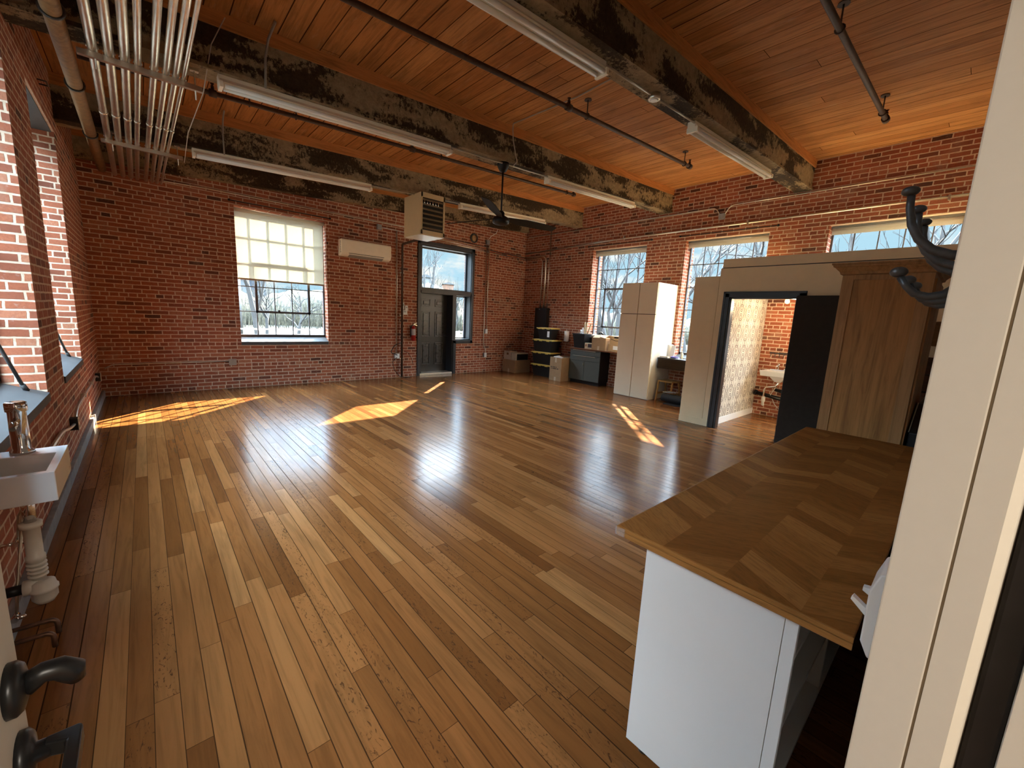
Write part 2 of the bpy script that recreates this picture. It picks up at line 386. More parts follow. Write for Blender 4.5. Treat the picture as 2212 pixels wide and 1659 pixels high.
# ------------------------------------------------------------------ room shell
XL, XR, YB, YF = -.60, 8.70, 9.31, .027
SL = .048
def ceilz(x): return 4.03 + SL*(x - XL)
def beamz(x): return 3.565 + SL*(x - XL)
WZ0, WZ1 = .873, 3.372
BW = (1.36, 2.96)
RW = [(5.29, 6.80), (2.80, 4.37), (.35, 1.90)]
LW = [(5.56, 7.10), (3.14, 4.69), (1.40, 2.26)]  # last opening is out of view, kept and narrowed to light the island panel
struct(bx(XL-.4, XR+.4, -3.0, YB+.45, -.12, 0).build('floor', FLOOR))
mb = MB(); mb.prism([(XL-.35, ceilz(XL-.35)), (XR+.35, ceilz(XR+.35)), (XR+.35, ceilz(XR+.35)+.15), (XL-.35, ceilz(XL-.35)+.15)], YF-.12, YB+.40, 'Y'); struct(mb.build('ceiling', CEIL))
DOORO = (5.16, 6.72)
struct(walls(MB(), (XL-.35, XR+.35), (0, 4.75), YB, YB+.345, [(BW[0], BW[1], WZ0, WZ1), (5.16, 6.24, 0, 2.14), (5.16, 6.72, 2.14, 3.27), (6.24, 6.72, .90, 2.14)], 'x').build('wall_back', BRICK))
struct(walls(MB(), (YF-.15, YB), (0, 4.75), XR, XR+.40, [(a, b, WZ0, 3.38) for a, b in RW], 'y').build('wall_right', BRICK))
struct(walls(MB(), (YF-.15, YB), (0, 4.40), XL-.40, XL, [(a, b, .85, 3.38) for a, b in LW], 'y').build('wall_left', BRICK))
struct(walls(MB(), (XL, XR), (0, 4.75), YF-.15, YF, [(-.235, .72, 0, 2.16)], 'x').build('wall_front', JAMB))
# short hallway the photographer stands in
HALLW = pm('hall_plaster', (.62, .58, .50), .7, var=.05)
mb = MB(); mb.box(-1.2, -1.08, -3.0, YF-.15, 0, 2.6); struct(mb.build('wall_hall_left', HALLW))
mb = MB(); mb.box(1.6, 1.72, -3.0, YF-.15, 0, 2.6); struct(mb.build('wall_hall_right', HALLW))
mb = MB(); mb.box(-1.2, 1.72, -3.1, -3.0, 0, 2.6); struct(mb.build('wall_hall_end', HALLW))
mb = MB(); mb.box(-1.2, 1.72, -3.1, YF-.15, 2.6, 2.7); struct(mb.build('ceiling_hall', HALLW))
hl = bpy.data.lights.new('hall_fill_lamp', 'AREA'); hl.size = .9; hl.energy = 19; hl.color = (1, .90, .76)  # added fill lamp, out of view, brightens the jamb and island end
ho = bpy.data.objects.new('hall_fill_lamp', hl); ho.location = (.2, -1.5, 2.55); COL.objects.link(ho)
# low grey skirting along the left wall
struct(bx(XL, XL+.035, .1, YB, 0, .10, bev=.006).build('baseboard_left', pm('grey_cement_base', (.26, .24, .22), .7, var=.25, scale=10)))
# concrete lintels over the left windows
for i, (a, b) in enumerate(LW): struct(bx(XL-.30, XL-.02, a-.02, b+.02, 3.37, 3.50).build('trim_%d' % (i+1), CONC))
# ------------------------------------------------------------------ beams with nailers
BY = [2.25, 4.78, 7.23]
BWID = .23
BL = ['grimy painted timber beam nearest the camera, with octagonal junction box below', 'grimy painted timber beam the ceiling fan hangs from', 'grimy painted timber beam above the box heater']
for y, lab in zip(BY, BL):
    t = thing('ceiling_beam', lab, 'beam', (4.0, y+BWID/2, beamz(4.0)), 'old painted ceiling beams')
    def slab(y0, y1, zo0, zo1, x1=XR): 
        m_ = MB(); m_.prism([(XL, beamz(XL)+zo0), (x1, beamz(x1)+zo0), (x1, beamz(x1)+zo1), (XL, beamz(XL)+zo1)], y0, y1, 'Y'); return m_
    slab(y, y+BWID, 0, .345).build('beam_body', BEAM, t)
    slab(y-.025, y+BWID+.02, -.012, .018).build('bottom_flange', BEAM, t)
    slab(y-.02, y+BWID+.02, .345, ceilz(0)-beamz(0)).build('nailer', NAIL, t)
t = thing('ceiling_beam', 'grimy painted beam set along the top of the back brick wall', 'beam', (4, YB-.09, beamz(4)+.03), 'old painted ceiling beams')
m_ = MB(); m_.prism([(XL, beamz(XL)+.06), (8.62, beamz(8.62)+.06), (8.62, beamz(8.62)+.34), (XL, beamz(XL)+.34)], YB-.16, YB, 'Y'); m_.build('beam_body', BEAM, t)
m_ = MB(); m_.prism([(XL, beamz(XL)+.34), (XR, beamz(XR)+.34), (XR, ceilz(XR)), (XL, ceilz(XL))], YB-.14, YB, 'Y'); m_.build('nailer', NAIL, t)
# ------------------------------------------------------------------ steel windows
def window(k, ax, plane, out, u0, u1, z0, z1, sill_in, handle=True):
    """five by five steel sash at `plane`, `out` = +1/-1 outward along the wall normal"""
    def B(m_, ua, ub, da, db, za, zb):
        p, q = sorted((plane+out*da, plane+out*db))
        if ax == 'x': m_.box(ua, ub, p, q, za, zb)
        else: m_.box(p, q, ua, ub, za, zb)
    c = ((u0+u1)/2, plane, z0) if ax == 'x' else (plane, (u0+u1)/2, z0)
    t = sroot('window_%d' % k, c); fz0 = z0+.115
    m_ = MB(); fr = .028
    B(m_, u0, u0+fr, -.02, .03, fz0, z1); B(m_, u1-fr, u1, -.02, .03, fz0, z1); B(m_, u0, u1, -.02, .03, z1-fr, z1); B(m_, u0, u1, -.02, .03, fz0, fz0+fr)
    us = [u0+(u1-u0)*i/5 for i in range(6)]; zs = [fz0+(z1-fz0)*i/5 for i in range(6)]
    for u in us[1:5]: B(m_, u-.008, u+.008, -.012, .02, fz0, z1)
    for z in zs[1:5]: B(m_, u0, u1, -.012, .02, z-.008, z+.008)
    m_.build('window_frame', WINDP, t)
    m_ = MB(); s = .022
    for u in (us[1], us[4]): B(m_, u-s, u+s, -.035, .012, zs[1]-s, zs[3]+s)
    for z in (zs[1], zs[3]): B(m_, us[1]-s, us[4]+s, -.035, .012, z-s, z+s)
    v = m_.build('vent_sash', WINDP, t)
    if handle:
        m_ = MB(); um = (us[2]+us[3])/2-.10; B(m_, um-.02, um+.02, -.075, -.035, zs[1]-.01, zs[1]+.045); m_.build('latch', IRON, v)
    m_ = MB(); B(m_, u0+.01, u1-.01, .004, .008, fz0+.01, z1-.01); m_.build('pane', GLASS, t)
    # sloping stone sill from the frame down to the room face
    m_ = MB(); a, b = plane+out*.05, sill_in-out*.012
    poly = [(b, z0-.05), (b, z0+.012), (a, fz0+.012), (a, z0-.05)]
    m_.prism(poly, u0, u1, 'X' if ax == 'x' else 'Y')
    m_.build('window_sill', CONC, t)
    return t, us, zs
window(1, 'x', 9.52, 1, BW[0], BW[1], WZ0, WZ1, YB)
for i, (a, b) in enumerate(RW): window(2+i, 'y', XR+.24, 1, a, b, WZ0, 3.38, XR, False)
for i, (a, b) in enumerate(LW):
    t, us, zs = window(5+i, 'y', XL-.24, -1, a, b, .85, 3.38, XL, False)
    m_ = MB(); m_.tube([(XL-.21, b-.30, 1.45), (XL-.10, b-.10, .925)], .011, 8); m_.tube([(XL-.105, b-.11, .95), (XL-.09, b-.085, .90)], .016, 8); m_.build('stay_bar', IRON, t)
# roller blind on the back window, half drawn
t = thing('roller_blind', 'cream roller blind drawn halfway down the back wall window, sunlit', 'blind', (2.16, 9.44, 2.06), 'cream roller blinds')
bx(BW[0]+.02, BW[1]-.03, 9.438, 9.4395, 2.09, 3.30).build('blind_cloth', BLIND, t)
m_ = MB(); m_.tube([(BW[0]+.01, 9.43, 3.325), (BW[1]-.01, 9.43, 3.325)], .032, 16); m_.build('roller', BLIND, t)
bx(BW[0]+.02, BW[1]-.03, 9.432, 9.446, 2.06, 2.092, bev=.003).build('bottom_bar', pm('beige_bar', (.38, .31, .22), .5), t)
# rolled-up blinds on the right wall
for (a, b), w in zip(RW, ('nearest the back corner', 'beside the white tall cupboard', 'above the washroom roof')):
    t = thing('roller_blind', 'cream roller blind rolled up in the right wall window %s' % w, 'blind', (XR+.13, (a+b)/2, 3.24), 'cream roller blinds')
    m_ = MB(); m_.tube([(XR+.13, a+.02, 3.315), (XR+.13, b-.02, 3.315)], .034, 16); m_.build('roller', BLIND, t)
    bx(XR+.096, XR+.10, a+.02, b-.02, 3.235, 3.30).build('blind_cloth', BLIND, t)
    bx(XR+.09, XR+.17, a+.01, b-.01, 3.345, 3.378).build('head_rail', pm('grey_head_rail', (.14, .14, .13), .5), t)
def rod(ax, p, u0, u1, z, lab):
    def Q(u, d=0): return (u, p-d, z) if ax == 'x' else (p-d, u, z)
    c = Q((u0+u1)/2, .05)
    t = thing('curtain_rod', lab, 'curtain rod', (c[0], c[1], z), 'black curtain rods')
    MB().tube([Q(u0, .05), Q(u1, .05)], .009, 10).build('rod', BLACK, t)
    for u in (u0, u1):
        m_ = MB(); m_.sphere(Q(u, .05), .022); m_.build('finial', BLACK, t)
    for u in (u0+.08, u1-.08):
        m_ = MB(); m_.tube([Q(u, .0), Q(u, .05)], .007, 8); m_.build('bracket', BLACK, t)
rod('x', YB, BW[0]-.07, BW[1]+.07, 3.435, 'black curtain rod over the back wall window')
for (a, b), w in zip(RW, ('nearest the back corner', 'beside the white tall cupboard')): rod('y', XR, a-.14, b+.12, 3.47, 'black curtain rod over the right wall window %s' % w)
# ------------------------------------------------------------------ back door, sidelight and transom
t = sroot('door_1', (5.94, YB+.2, 0))
m_ = MB(); Y0 = YB-.035
for a in ((5.09, 5.165, 0, 3.34), (6.715, 6.79, .83, 3.34), (5.09, 6.79, 3.26, 3.34), (6.165, 6.25, 0, .90), (6.165, 6.79, .825, .905)): m_.box(a[0], a[1], Y0, YB+.02, a[2], a[3], bev=.006)
m_.build('casing', CHARC, t)
m_ = MB()
for a in ((5.165, 5.215, 0, 3.26), (6.70, 6.725, .90, 3.26), (5.165, 6.72, 3.22, 3.27), (6.14, 6.25, 0, 2.2), (5.165, 6.72, 2.09, 2.21), (6.25, 6.72, .90, .94)): m_.box(a[0], a[1], YB+.0, YB+(.335 if a[0] < 6 and a[3] < 3 or a[0] == 5.165 and a[1] < 6 else .27), a[2], a[3])
m_.box(6.14, 6.185, YB+.27, YB+.335, 0, 2.15)
m_.box(5.165, 6.72, YB-.02, YB+.05, 2.15, 2.215); m_.build('door_frame', CHARC, t)
bx(5.21, 6.70, YB+.225, YB+.231, 2.20, 3.24).build('transom_pane', GLASS, t)
bx(6.245, 6.70, YB+.225, YB+.231, .93, 2.10).build('sidelight_pane', GLASS, t)
m_ = MB()
for a in ((5.21, 5.24, 2.21, 3.22), (6.66, 6.69, 2.21, 3.22), (5.21, 6.69, 3.19, 3.22), (5.21, 6.69, 2.21, 2.24), (6.25, 6.28, .94, 2.09), (6.66, 6.69, .94, 2.09), (6.25, 6.69, 2.06, 2.09), (6.25, 6.69, .94, .97)): m_.box(a[0], a[1], YB+.20, YB+.25, a[2], a[3])
m_.build('glazing_bead', CHARC, t)
bx(5.165, 6.14, YB-.03, YB+.34, .0, .055, bev=.008).build('threshold', pm('brushed_threshold', (.55, .50, .42), .35, .6), t)
L0, L1, LY = 5.25, 6.14, YB+.29
leaf = bx(5.205, 6.148, LY, LY+.045, .052, 2.10).build('door_leaf', BLACKP, t)
m_ = MB()
for (a, b, c, e) in ((5.37, 5.63, 1.77, 1.96), (5.77, 6.03, 1.77, 1.96), (5.37, 5.63, .98, 1.64), (5.77, 6.03, .98, 1.64), (5.37, 5.63, .24, .82), (5.77, 6.03, .24, .82)):
    for i0, i1, dd in ((0, .022, -.008), (.05, .2, -.010)):
        if dd == -.008:
            m_.box(a, b, LY-.014, LY, c, c+.022, bev=.005); m_.box(a, b, LY-.014, LY, e-.022, e, bev=.005); m_.box(a, a+.022, LY-.014, LY, c, e, bev=.005); m_.box(b-.022, b, LY-.014, LY, c, e, bev=.005)
        else: m_.box(a+i0, b-i0, LY-.016, LY, c+i0, e-i0, bev=.010)
m_.build('raised_panel', pm('black_panel_paint', (.065, .060, .055), .28, var=.15), leaf)
m_ = MB(); m_.lathe([(.028, 0), (.028, -.012), (.012, -.014), (.012, -.05), (.026, -.055), (.026, -.075), (.0, -.08)], (6.075, LY, 1.02), 'Y', 16); m_.build('door_knob', IRON, leaf)
# ------------------------------------------------------------------ entry doorway (camera stands in it)
t = sroot('door_2', (.70, -.06, 0))
bx(.66, .735, -.021, YF+.0006, 0, 2.12, bev=.0015).build('jamb_inner', JAMB, t)
bx(.6625, .70, -.0236, -.0209, 0, 2.12).build('groove_shade', pm('groove_shade_brown', (.30, .25, .18), .8), t)  # brown strip paints in the shade of the groove between jamb parts
m_ = MB(); m_.prism([(.6605, -.0235), (.6605, -.050), (.666, -.058), (.678, -.062), (.80, -.062), (.80, -.0235)], 0, 2.12, 'Z'); m_.build('jamb_stop', JAMB, t)
bx(.672, .80, -.088, -.062, 0, 2.12, bev=.004).build('weather_strip', BLACK, t)
bx(.665, .80, -.30, -.088, 0, 2.12).build('jamb_outer', JAMB, t)
bx(-.235, .66, -.30, YF, 2.12, 2.2).build('jamb_head', JAMB, t)
t = sroot('door_3', (-.197, .05, 0))
bx(-.219, -.175, .0, .857, .008, 2.10, bev=.002).build('door_leaf', JAMB, t)
DH = pm('matte_black_hardware', (.022, .022, .023), .33, .5, var=.2, scale=30)
# keyed knob above, flat lever below
m_ = MB(); m_.lathe([(.036, 0), (.036, .008), (.031, .014), (.017, .018)], (-.175, .795, 1.085), 'X', 24); hk = m_.build('rosette', DH, t)
m_ = MB(); m_.tube([(-.16, .795, 1.085), (-.142, .797, 1.094), (-.128, .80, 1.090), (-.116, .803, 1.076), (-.112, .803, 1.060)], [.016, .014, .015, .016, .009], 14); m_.build('door_knob', DH, hk)
m_ = MB(); m_.lathe([(.036, 0), (.036, .008), (.030, .013), (.014, .016), (.013, .03)], (-.175, .795, .975), 'X', 24); hk = m_.build('rosette', DH, t)
m_ = MB(); m_.prism([(-.150, .80), (-.115, .800), (-.112, .795), (-.112, .66), (-.128, .66), (-.128, .776), (-.150, .786)], .966, .990, 'Z'); m_.build('lever_handle', DH, hk, bev=.003)
# ------------------------------------------------------------------ washroom
BX, BY0, BY1 = 6.76, -.12, 2.78
PH = 2.51
def bathwall():
    struct(walls(MB(), (YF, BY1), (0, PH), BX, BX+.11, [(1.69, 2.60, 0, 2.08)], 'y').build('wall_washroom_front', PAINTW))
    m_ = MB(); m_.box(BX+.11, XR, 2.67, BY1, 0, PH); struct(m_.build('wall_washroom_side', PAINTW))
    m_ = MB(); m_.box(BX-.0, XR, BY1+.004, 3.17, 0, 2.395, bev=.004); struct(m_.build('wall_washroom_return', PAINTW))
    m_ = MB(); m_.box(BX-.02, XR, YF, BY1-.03, PH+.012, PH+.135); struct(m_.build('ceiling_washroom', PAINTW))
    m_ = MB(); m_.box(BX+.02, XR, YF, BY1-.005, PH, PH+.012); struct(m_.build('trim_9', CHARC))
    m_ = MB(); m_.box(BX-.014, BX, 2.68, 3.17, 0, .11, bev=.003); m_.box(BX-.014, BX, YF, 1.61, 0, .11, bev=.003); struct(m_.build('baseboard_washroom', PAINTW))
bathwall()
def wallpaper_mat():
    m, n, b = matnew('geometric_wallpaper'); P = n.sep(pos(n)); x, z = P[0], P[2]
    s = 1/.34; u, v = n.m('MULTIPLY', x, s), n.m('MULTIPLY', z, s)
    def line(e, w): return n.m('LESS_THAN', n.m('ABSOLUTE', e), w)
    def fr(e): return n.m('SUBTRACT', n.m('FRACT', e), .5)
    fu, fv = fr(u), fr(v); au, av = n.m('ABSOLUTE', fu), n.m('ABSOLUTE', fv)
    L = line(n.m('SUBTRACT', au, av), .022)
    for k, w in ((.22, .02), (.36, .02), (.47, .02)):
        L = n.m('MAXIMUM', L, line(n.m('SUBTRACT', n.m('ADD', n.m('MULTIPLY', au, 1.7), av), k), w*1.2))
    r = n.m('POWER', n.m('ADD', n.m('POWER', n.m('SUBTRACT', au, .5), 2), n.m('POWER', n.m('SUBTRACT', av, .22), 2)), .5)
    for k in (.09, .17): L = n.m('MAXIMUM', L, line(n.m('SUBTRACT', r, k), .018))
    fu2 = fr(n.m('MULTIPLY', u, 2)); L = n.m('MAXIMUM', L, n.m('MULTIPLY', line(fu2, .04), line(n.m('SUBTRACT', av, .42), .09)))
    c = n.mix(L, (.74, .68, .56), (.10, .06, .035))
    n.put(b.inputs['Base Color'], c); b.inputs['Roughness'].default_value = .3; return m
m_ = MB(); m_.box(BX+.13, XR-.002, 2.662, 2.67, .11, PH); struct(m_.build('trim_10', wallpaper_mat()))
m_ = MB(); m_.box(BX+.12, XR-.002, 2.650, 2.67, 0, .11, bev=.003); struct(m_.build('baseboard_wallpaper', WHITEP))
t = sroot('door_4', (BX, 2.15, 0))
m_ = MB()
for a in ((2.60, 2.685, 0, 2.155), (1.605, 1.69, 0, 2.155), (1.605, 2.685, 2.07, 2.155)):
    m_.box(BX-.022, BX, a[0], a[1], a[2], a[3], bev=.005)
m_.box(BX-.03, BX, 2.655, 2.685, 0, 2.155, bev=.004); m_.box(BX-.03, BX, 1.605, 2.685, 2.125, 2.155, bev=.004); m_.build('casing', BLACKP, t)
m_ = MB(); m_.box(BX, BX+.11, 2.565, 2.60, 0, 2.08); m_.box(BX, BX+.11, 1.69, 1.725, 0, 2.08); m_.box(BX, BX+.11, 1.69, 2.60, 2.05, 2.08); m_.build('door_frame', BLACKP, t)
lf = bx(BX-.075, BX-.035, .86, 1.70, .012, 2.09, bev=.002).build('door_leaf', pm('dark_charcoal_door', (.040, .032, .024), .6, var=.15, spec=.15), t)
m_ = MB()
for z in (.3, 1.05, 1.85): m_.cyl((BX-.035, 1.708, z-.05), (BX-.035, 1.708, z+.05), .008, 10)
m_.build('hinge', IRON, t)
# bulb
t = thing('pendant_bulb', 'glowing amber filament bulb hanging in the washroom', 'light bulb', (7.9, 2.135, 2.04))
def emis(name, c, s):
    m, n, b = matnew(name); b.inputs['Base Color'].default_value = (*c, 1); b.inputs['Emission Color'].default_value = (*c, 1); b.inputs['Emission Strength'].default_value = s; return m
m_ = MB(); m_.lathe([(.0, 2.045), (.018, 2.048), (.032, 2.065), (.034, 2.085), (.024, 2.12), (.014, 2.15)], (7.9, 2.135, 0)); m_.build('glass_bulb', emis('amber_filament_glow', (1, .62, .18), 3), t)
m_ = MB(); m_.lathe([(.016, 2.15), (.019, 2.152), (.019, 2.20), (.008, 2.215)], (7.9, 2.135, 0)); m_.build('socket', BLACK, t)
m_ = MB(); m_.cyl((7.9, 2.135, 2.21), (7.9, 2.135, PH+.012), .004, 8); m_.build('wire', BLACK, t)
bl = bpy.data.lights.new('bulb_light', 'POINT'); bl.energy = 9; bl.color = (1, .76, .48); bl.shadow_soft_size = .04
bo = bpy.data.objects.new('bulb_light', bl); bo.location = (7.9, 2.02, 2.0); COL.objects.link(bo)
# washroom wall sink
t = thing('washroom_sink', 'white porcelain sink on the washroom brick wall', 'sink', (8.5, 2.2, .78), 'wall sinks')
def basin(m_, x0, x1, y0, y1, z0, z1, rim, depth, taper=.0):
    o = [(x0, y0), (x1, y0), (x1, y1), (x0, y1)]; i = [(x0+rim[0], y0+rim[2]), (x1-rim[1], y0+rim[2]), (x1-rim[1], y1-rim[3]), (x0+rim[0], y1-rim[3])]
    cx_, cy_ = (x0+x1)/2, (y0+y1)/2
    V = lambda p, z, k=1.0: m_.b.verts.new((cx_+(p[0]-cx_)*k, cy_+(p[1]-cy_)*k, z))
    A = [V(p, z1) for p in o]; B = [V(p, z1) for p in i]; C = [V(p, z1-depth, .82) for p in i]; D = [V(p, z0, 1-taper) for p in o]
    for k in range(4):
        q = (k+1) % 4
        m_.b.faces.new((A[k], A[q], B[q], B[k])); m_.b.faces.new((B[k], B[q], C[q], C[k])); m_.b.faces.new((D[k], D[q], A[q], A[k]))
    m_.b.faces.new(C); m_.b.faces.new(list(reversed(D)))
m_ = MB(); basin(m_, 8.24, 8.69, 1.98, 2.50, .785, .885, (.035, .12, .04, .04), .075, .08); m_.build('basin', CERAM, t, bev=.012)
m_ = MB(); m_.frustum(8.36, 8.62, 2.10, 2.38, .68, .79, .09); m_.build('basin_underside', CERAM, t, bev=.01)
m_ = MB(); m_.lathe([(.03, .885), (.03, .90), (.012, .905), (.012, .955)], (8.60, 2.30, 0), n=12); m_.tube([(8.60, 2.30, .95), (8.56, 2.30, .985), (8.50, 2.30, .965)], .012, 10); m_.box(8.57, 8.63, 2.16, 2.42, .885, .90, bev=.004)
m_.sphere((8.60, 2.30, .99), .022); m_.sphere((8.60, 2.20, .915), .016); m_.build('faucet', CHROME, t)
m_ = MB(); m_.tube([(8.49, 2.24, .70), (8.49, 2.26, .60), (8.50, 2.34, .575), (8.50, 2.42, .56), (8.50, 2.44, .52), (8.50, 2.44, .30)], .018, 10); m_.build('drain_pipe', CHROME, t)
m_ = MB(); m_.lathe([(.026, .28), (.032, .30), (.032, .36), (.026, .38)], (8.50, 2.44, 0), n=14); m_.tube([(8.50, 2.44, .29), (8.52, 2.44, .22), (8.56, 2.46, .22), (8.58, 2.47, .3)], .020, 10); m_.build('trap', PVC, t)
m_ = MB(); m_.tube([(8.55, 2.2, .72), (8.58, 2.30, .55), (8.6, 2.36, .42), (8.62, 2.28, .25), (8.66, 2.2, .16)], .006, 8); m_.build('supply_line', PVC, t)
t = thing('black_pipe', 'thick black waste pipe run along the washroom brick wall', 'pipe', (8.62, 2.3, 0))
m_ = MB(); m_.tube([(8.62, 2.60, .42), (8.62, 2.18, .36)], .035, 14); m_.tube([(8.62, 2.60, .42), (8.62, 2.635, .425)], .05, 14); m_.tube([(8.62, 2.30, .52), (8.62, 2.06, .48)], .03, 12); m_.tube([(8.62, 2.10, .62), (8.62, 2.06, .5), (8.62, 2.10, .2), (8.62, 2.14, .0)], .045, 14); m_.build('pipe_run', BLACK, t)
t = thing('hook_rail', 'small dark hook rail on the washroom brick above the sink', 'hook rail', (8.69, 2.35, 1.16))
bx(8.685, 8.70, 2.22, 2.50, 1.175, 1.20).build('rail', IRON, t)
for y in (2.26, 2.33, 2.40, 2.47): MB().tube([(8.685, y, 1.185), (8.66, y, 1.17), (8.655, y, 1.13), (8.665, y, 1.12)], .006, 6).build('hook', IRON, t)
# ------------------------------------------------------------------ tall white cupboard
t = thing('tall_cupboard', 'tall white four-door cupboard against the right wall', 'cupboard', (8.27, 4.85, 0))
bx(7.89, 8.695, 4.43, 5.27, 0, 2.452, bev=.002).build('carcass', WHITE, t)
bx(7.886, 7.891, 4.45, 5.25, .02, 2.44).build('gap_shade_strip', pm('brown_gap_shade', (.20, .12, .06), .7), t)  # brown sheet behind the doors, colours in the shade of their gaps
for y0, y1 in ((4.434, 4.843), (4.857, 5.266)):
    bx(7.862, 7.888, y0, y1, .012, 1.794, bev=.002).build('door', DOORWHITE, t)
    bx(7.862, 7.888, y0, y1, 1.808, 2.448, bev=.002).build('door', DOORWHITE, t)
# ------------------------------------------------------------------ kitchenette counter and green cabinet
WALN = wood('walnut_worktop', (.16, .065, .028), 1, .4)
t = thing('worktop', 'brown wooden worktop carrying boxes beside the tall cupboard', 'worktop', (8.46, 6.13, .86))
bx(8.25, 8.69, 5.30, 6.99, .872, .902, bev=.004).build('top_board', WALN, t)
bx(8.30, 8.34, 5.33, 5.37, 0, .872).build('leg', BLACK, t)
t = thing('base_cabinet', 'slate green base cabinet with bar handles under the brown worktop', 'cabinet', (8.48, 6.5, 0))
bx(8.302, 8.685, 6.02, 6.97, .09, .87, bev=.002).build('body', BLACK, t)
bx(8.33, 8.68, 6.04, 6.95, 0, .09).build('plinth', BLACK, t)
for z0, z1 in ((.735, .868), (.590, .728)):
    dd = bx(8.282, 8.301, 6.022, 6.968, z0, z1, bev=.002).build('drawer', GREENC, t)
    m_ = MB(); m_.box(8.262, 8.272, 6.16, 6.88, z1-.025, z1-.012); m_.box(8.27, 8.283, 6.2, 6.21, z1-.025, z1-.012); m_.box(8.27, 8.283, 6.83, 6.84, z1-.025, z1-.012); m_.build('handle', STEEL, dd)
for y0, y1 in ((6.022, 6.492), (6.498, 6.968)): bx(8.282, 8.301, y0, y1, .092, .583, bev=.002).build('door', GREENC, t)
bx(8.268, 8.282, 6.515, 6.53, .47, .54, bev=.003).build('latch', STEEL, t)
# items on the worktop
t = thing('waste_basket', 'black tapered waste basket holding wood strips on the worktop end', 'waste basket', (8.46, 6.78, .902))
m_ = MB(); m_.frustum(8.31, 8.62, 6.57, 6.96, .902, 1.255, .045); m_.build('bin_body', BLACK, t)
m_ = MB(); m_.box(8.30, 8.63, 6.56, 6.97, 1.245, 1.268, bev=.004); m_.build('rim', BLACK, t)
PALEW = wood('pale_lath', (.62, .47, .28), 2, .6, .8)
for k, (y, tl, hh) in enumerate(((6.70, .02, 1.56), (6.66, -.01, 1.55), (6.61, -.10, 1.53))):
    m_ = MB(); m_.prism([(y-.016, 1.25), (y+.016, 1.25), (y+.016+tl, hh), (y-.016+tl, hh)], 8.46, 8.475, 'X'); tag(m_.build('wood_strip', PALEW), 'pale wood strip standing in the black waste basket, ' + ('leftmost, upright', 'middle one', 'rightmost, leaning over')[k], 'wood strip', 'wood strips in the basket')
m_ = MB(); m_.tube([(8.46, 6.83, 1.25), (8.46, 6.815, 1.36)], .022, 10); tag(m_.build('white_roll', WHITEP), 'short white roll poking out of the black waste basket', 'roll')
m_ = MB(); m_.prism([(6.74, 1.25), (6.79, 1.25), (6.775, 1.42), (6.755, 1.42)], 8.45, 8.47, 'X'); tag(m_.build('grey_sheet', pm('pale_grey', (.55, .56, .55), .5)), 'pale grey folded sheet in the waste basket beside the white roll', 'sheet')
t = thing('black_bag', 'black soft bag behind the small printed box on the worktop', 'bag', (8.55, 6.42, .902))
m_ = MB(); m_.box(8.50, 8.66, 6.335, 6.56, .902, 1.19, bev=.03); m_.build('bag_body', BLACK, t)
m_ = MB(); m_.tube([(8.60, 6.36, 1.22), (8.60, 6.34, 1.30), (8.60, 6.27, 1.32), (8.60, 6.23, 1.285), (8.60, 6.20, 1.275)], .022, 10); m_.build('strap', BLACK, t)
m_ = MB(); m_.sphere((8.56, 6.45, 1.237), .075, (1, 1.2, .55)); tag(m_.build('white_cloth', WHITEP), 'crumpled white cloth lying on the black bag', 'cloth')
t = thing('printed_box', 'small printed box with dark picture between basket and cardboard box', 'box', (8.36, 6.43, .902))
bx(8.32, 8.42, 6.32, 6.55, .902, 1.05, bev=.002).build('box_body', pm('printed_card', (.55, .40, .24), .5), t)
bx(8.317, 8.3205, 6.325, 6.45, .94, 1.03).build('picture', pm('dark_print', (.03, .02, .03), .4), t)
m_ = MB(); m_.prism([(6.535, .965), (6.485, .965), (6.492, 1.02), (6.51, 1.03)], 8.317, 8.3205, 'X'); m_.build('figure_print', pm('rust_print', (.28, .10, .04), .5), t)
def carton(name, lab, x0, x1, y0, y1, z0, z1, mat=CARD, flaps=True, tape=True, group='cardboard boxes'):
    t = thing(name, lab, 'box', ((x0+x1)/2, (y0+y1)/2, z0), group)
    m_ = MB(); w = .006
    m_.box(x0, x1, y0, y1, z0, z0+w); m_.box(x0, x0+w, y0, y1, z0+w, z1); m_.box(x1-w, x1, y0, y1, z0+w, z1); m_.box(x0+w, x1-w, y0, y0+w, z0+w, z1); m_.box(x0+w, x1-w, y1-w, y1, z0+w, z1)
    m_.build('box_body', mat, t)
    if tape:
        ym = (y0+y1)/2
        bx(x0-.001, x0, ym-.03, ym+.03, z0, z0+.1).build('tape', TAPE, t)
        if tape == 2: bx(x0-.001, x0, ym-.03, ym+.03, z1-.13, z1-.002).build('tape', TAPE, t)
    return t
t = carton('cardboard_box', 'open cardboard box with raised flaps in the middle of the worktop', 8.29, 8.60, 5.90, 6.31, .902, 1.205, CARD)
m_ = MB(); m_.prism([(8.29, 1.205), (8.295, 1.205), (8.44, 1.26), (8.44, 1.266)], 5.93, 6.30, 'Y'); m_.prism([(8.60, 1.205), (8.605, 1.205), (8.47, 1.27), (8.46, 1.268)], 5.93, 6.30, 'Y'); m_.build('flap', CARDL, t)
m_ = MB(); m_.prism([(5.90, 1.205), (5.905, 1.2), (6.1, 1.235), (6.1, 1.24)], 8.30, 8.59, 'X'); m_.build('flap', CARDL, t)
t = thing('parcel', 'brown parcel with white address label, lower of two beside the tall cupboard', 'box', (8.45, 5.6, .902), 'cardboard boxes')
bx(8.32, 8.62, 5.36, 5.84, .902, 1.075, bev=.003).build('box_body', CARDL, t)
bx(8.3185, 8.3205, 5.50, 5.70, .95, 1.04).build('address_label', WHITEP, t)
t = thing('parcel', 'brown parcel with curved black arrow mark, upper of two beside the tall cupboard', 'box', (8.47, 5.6, 1.075), 'cardboard boxes')
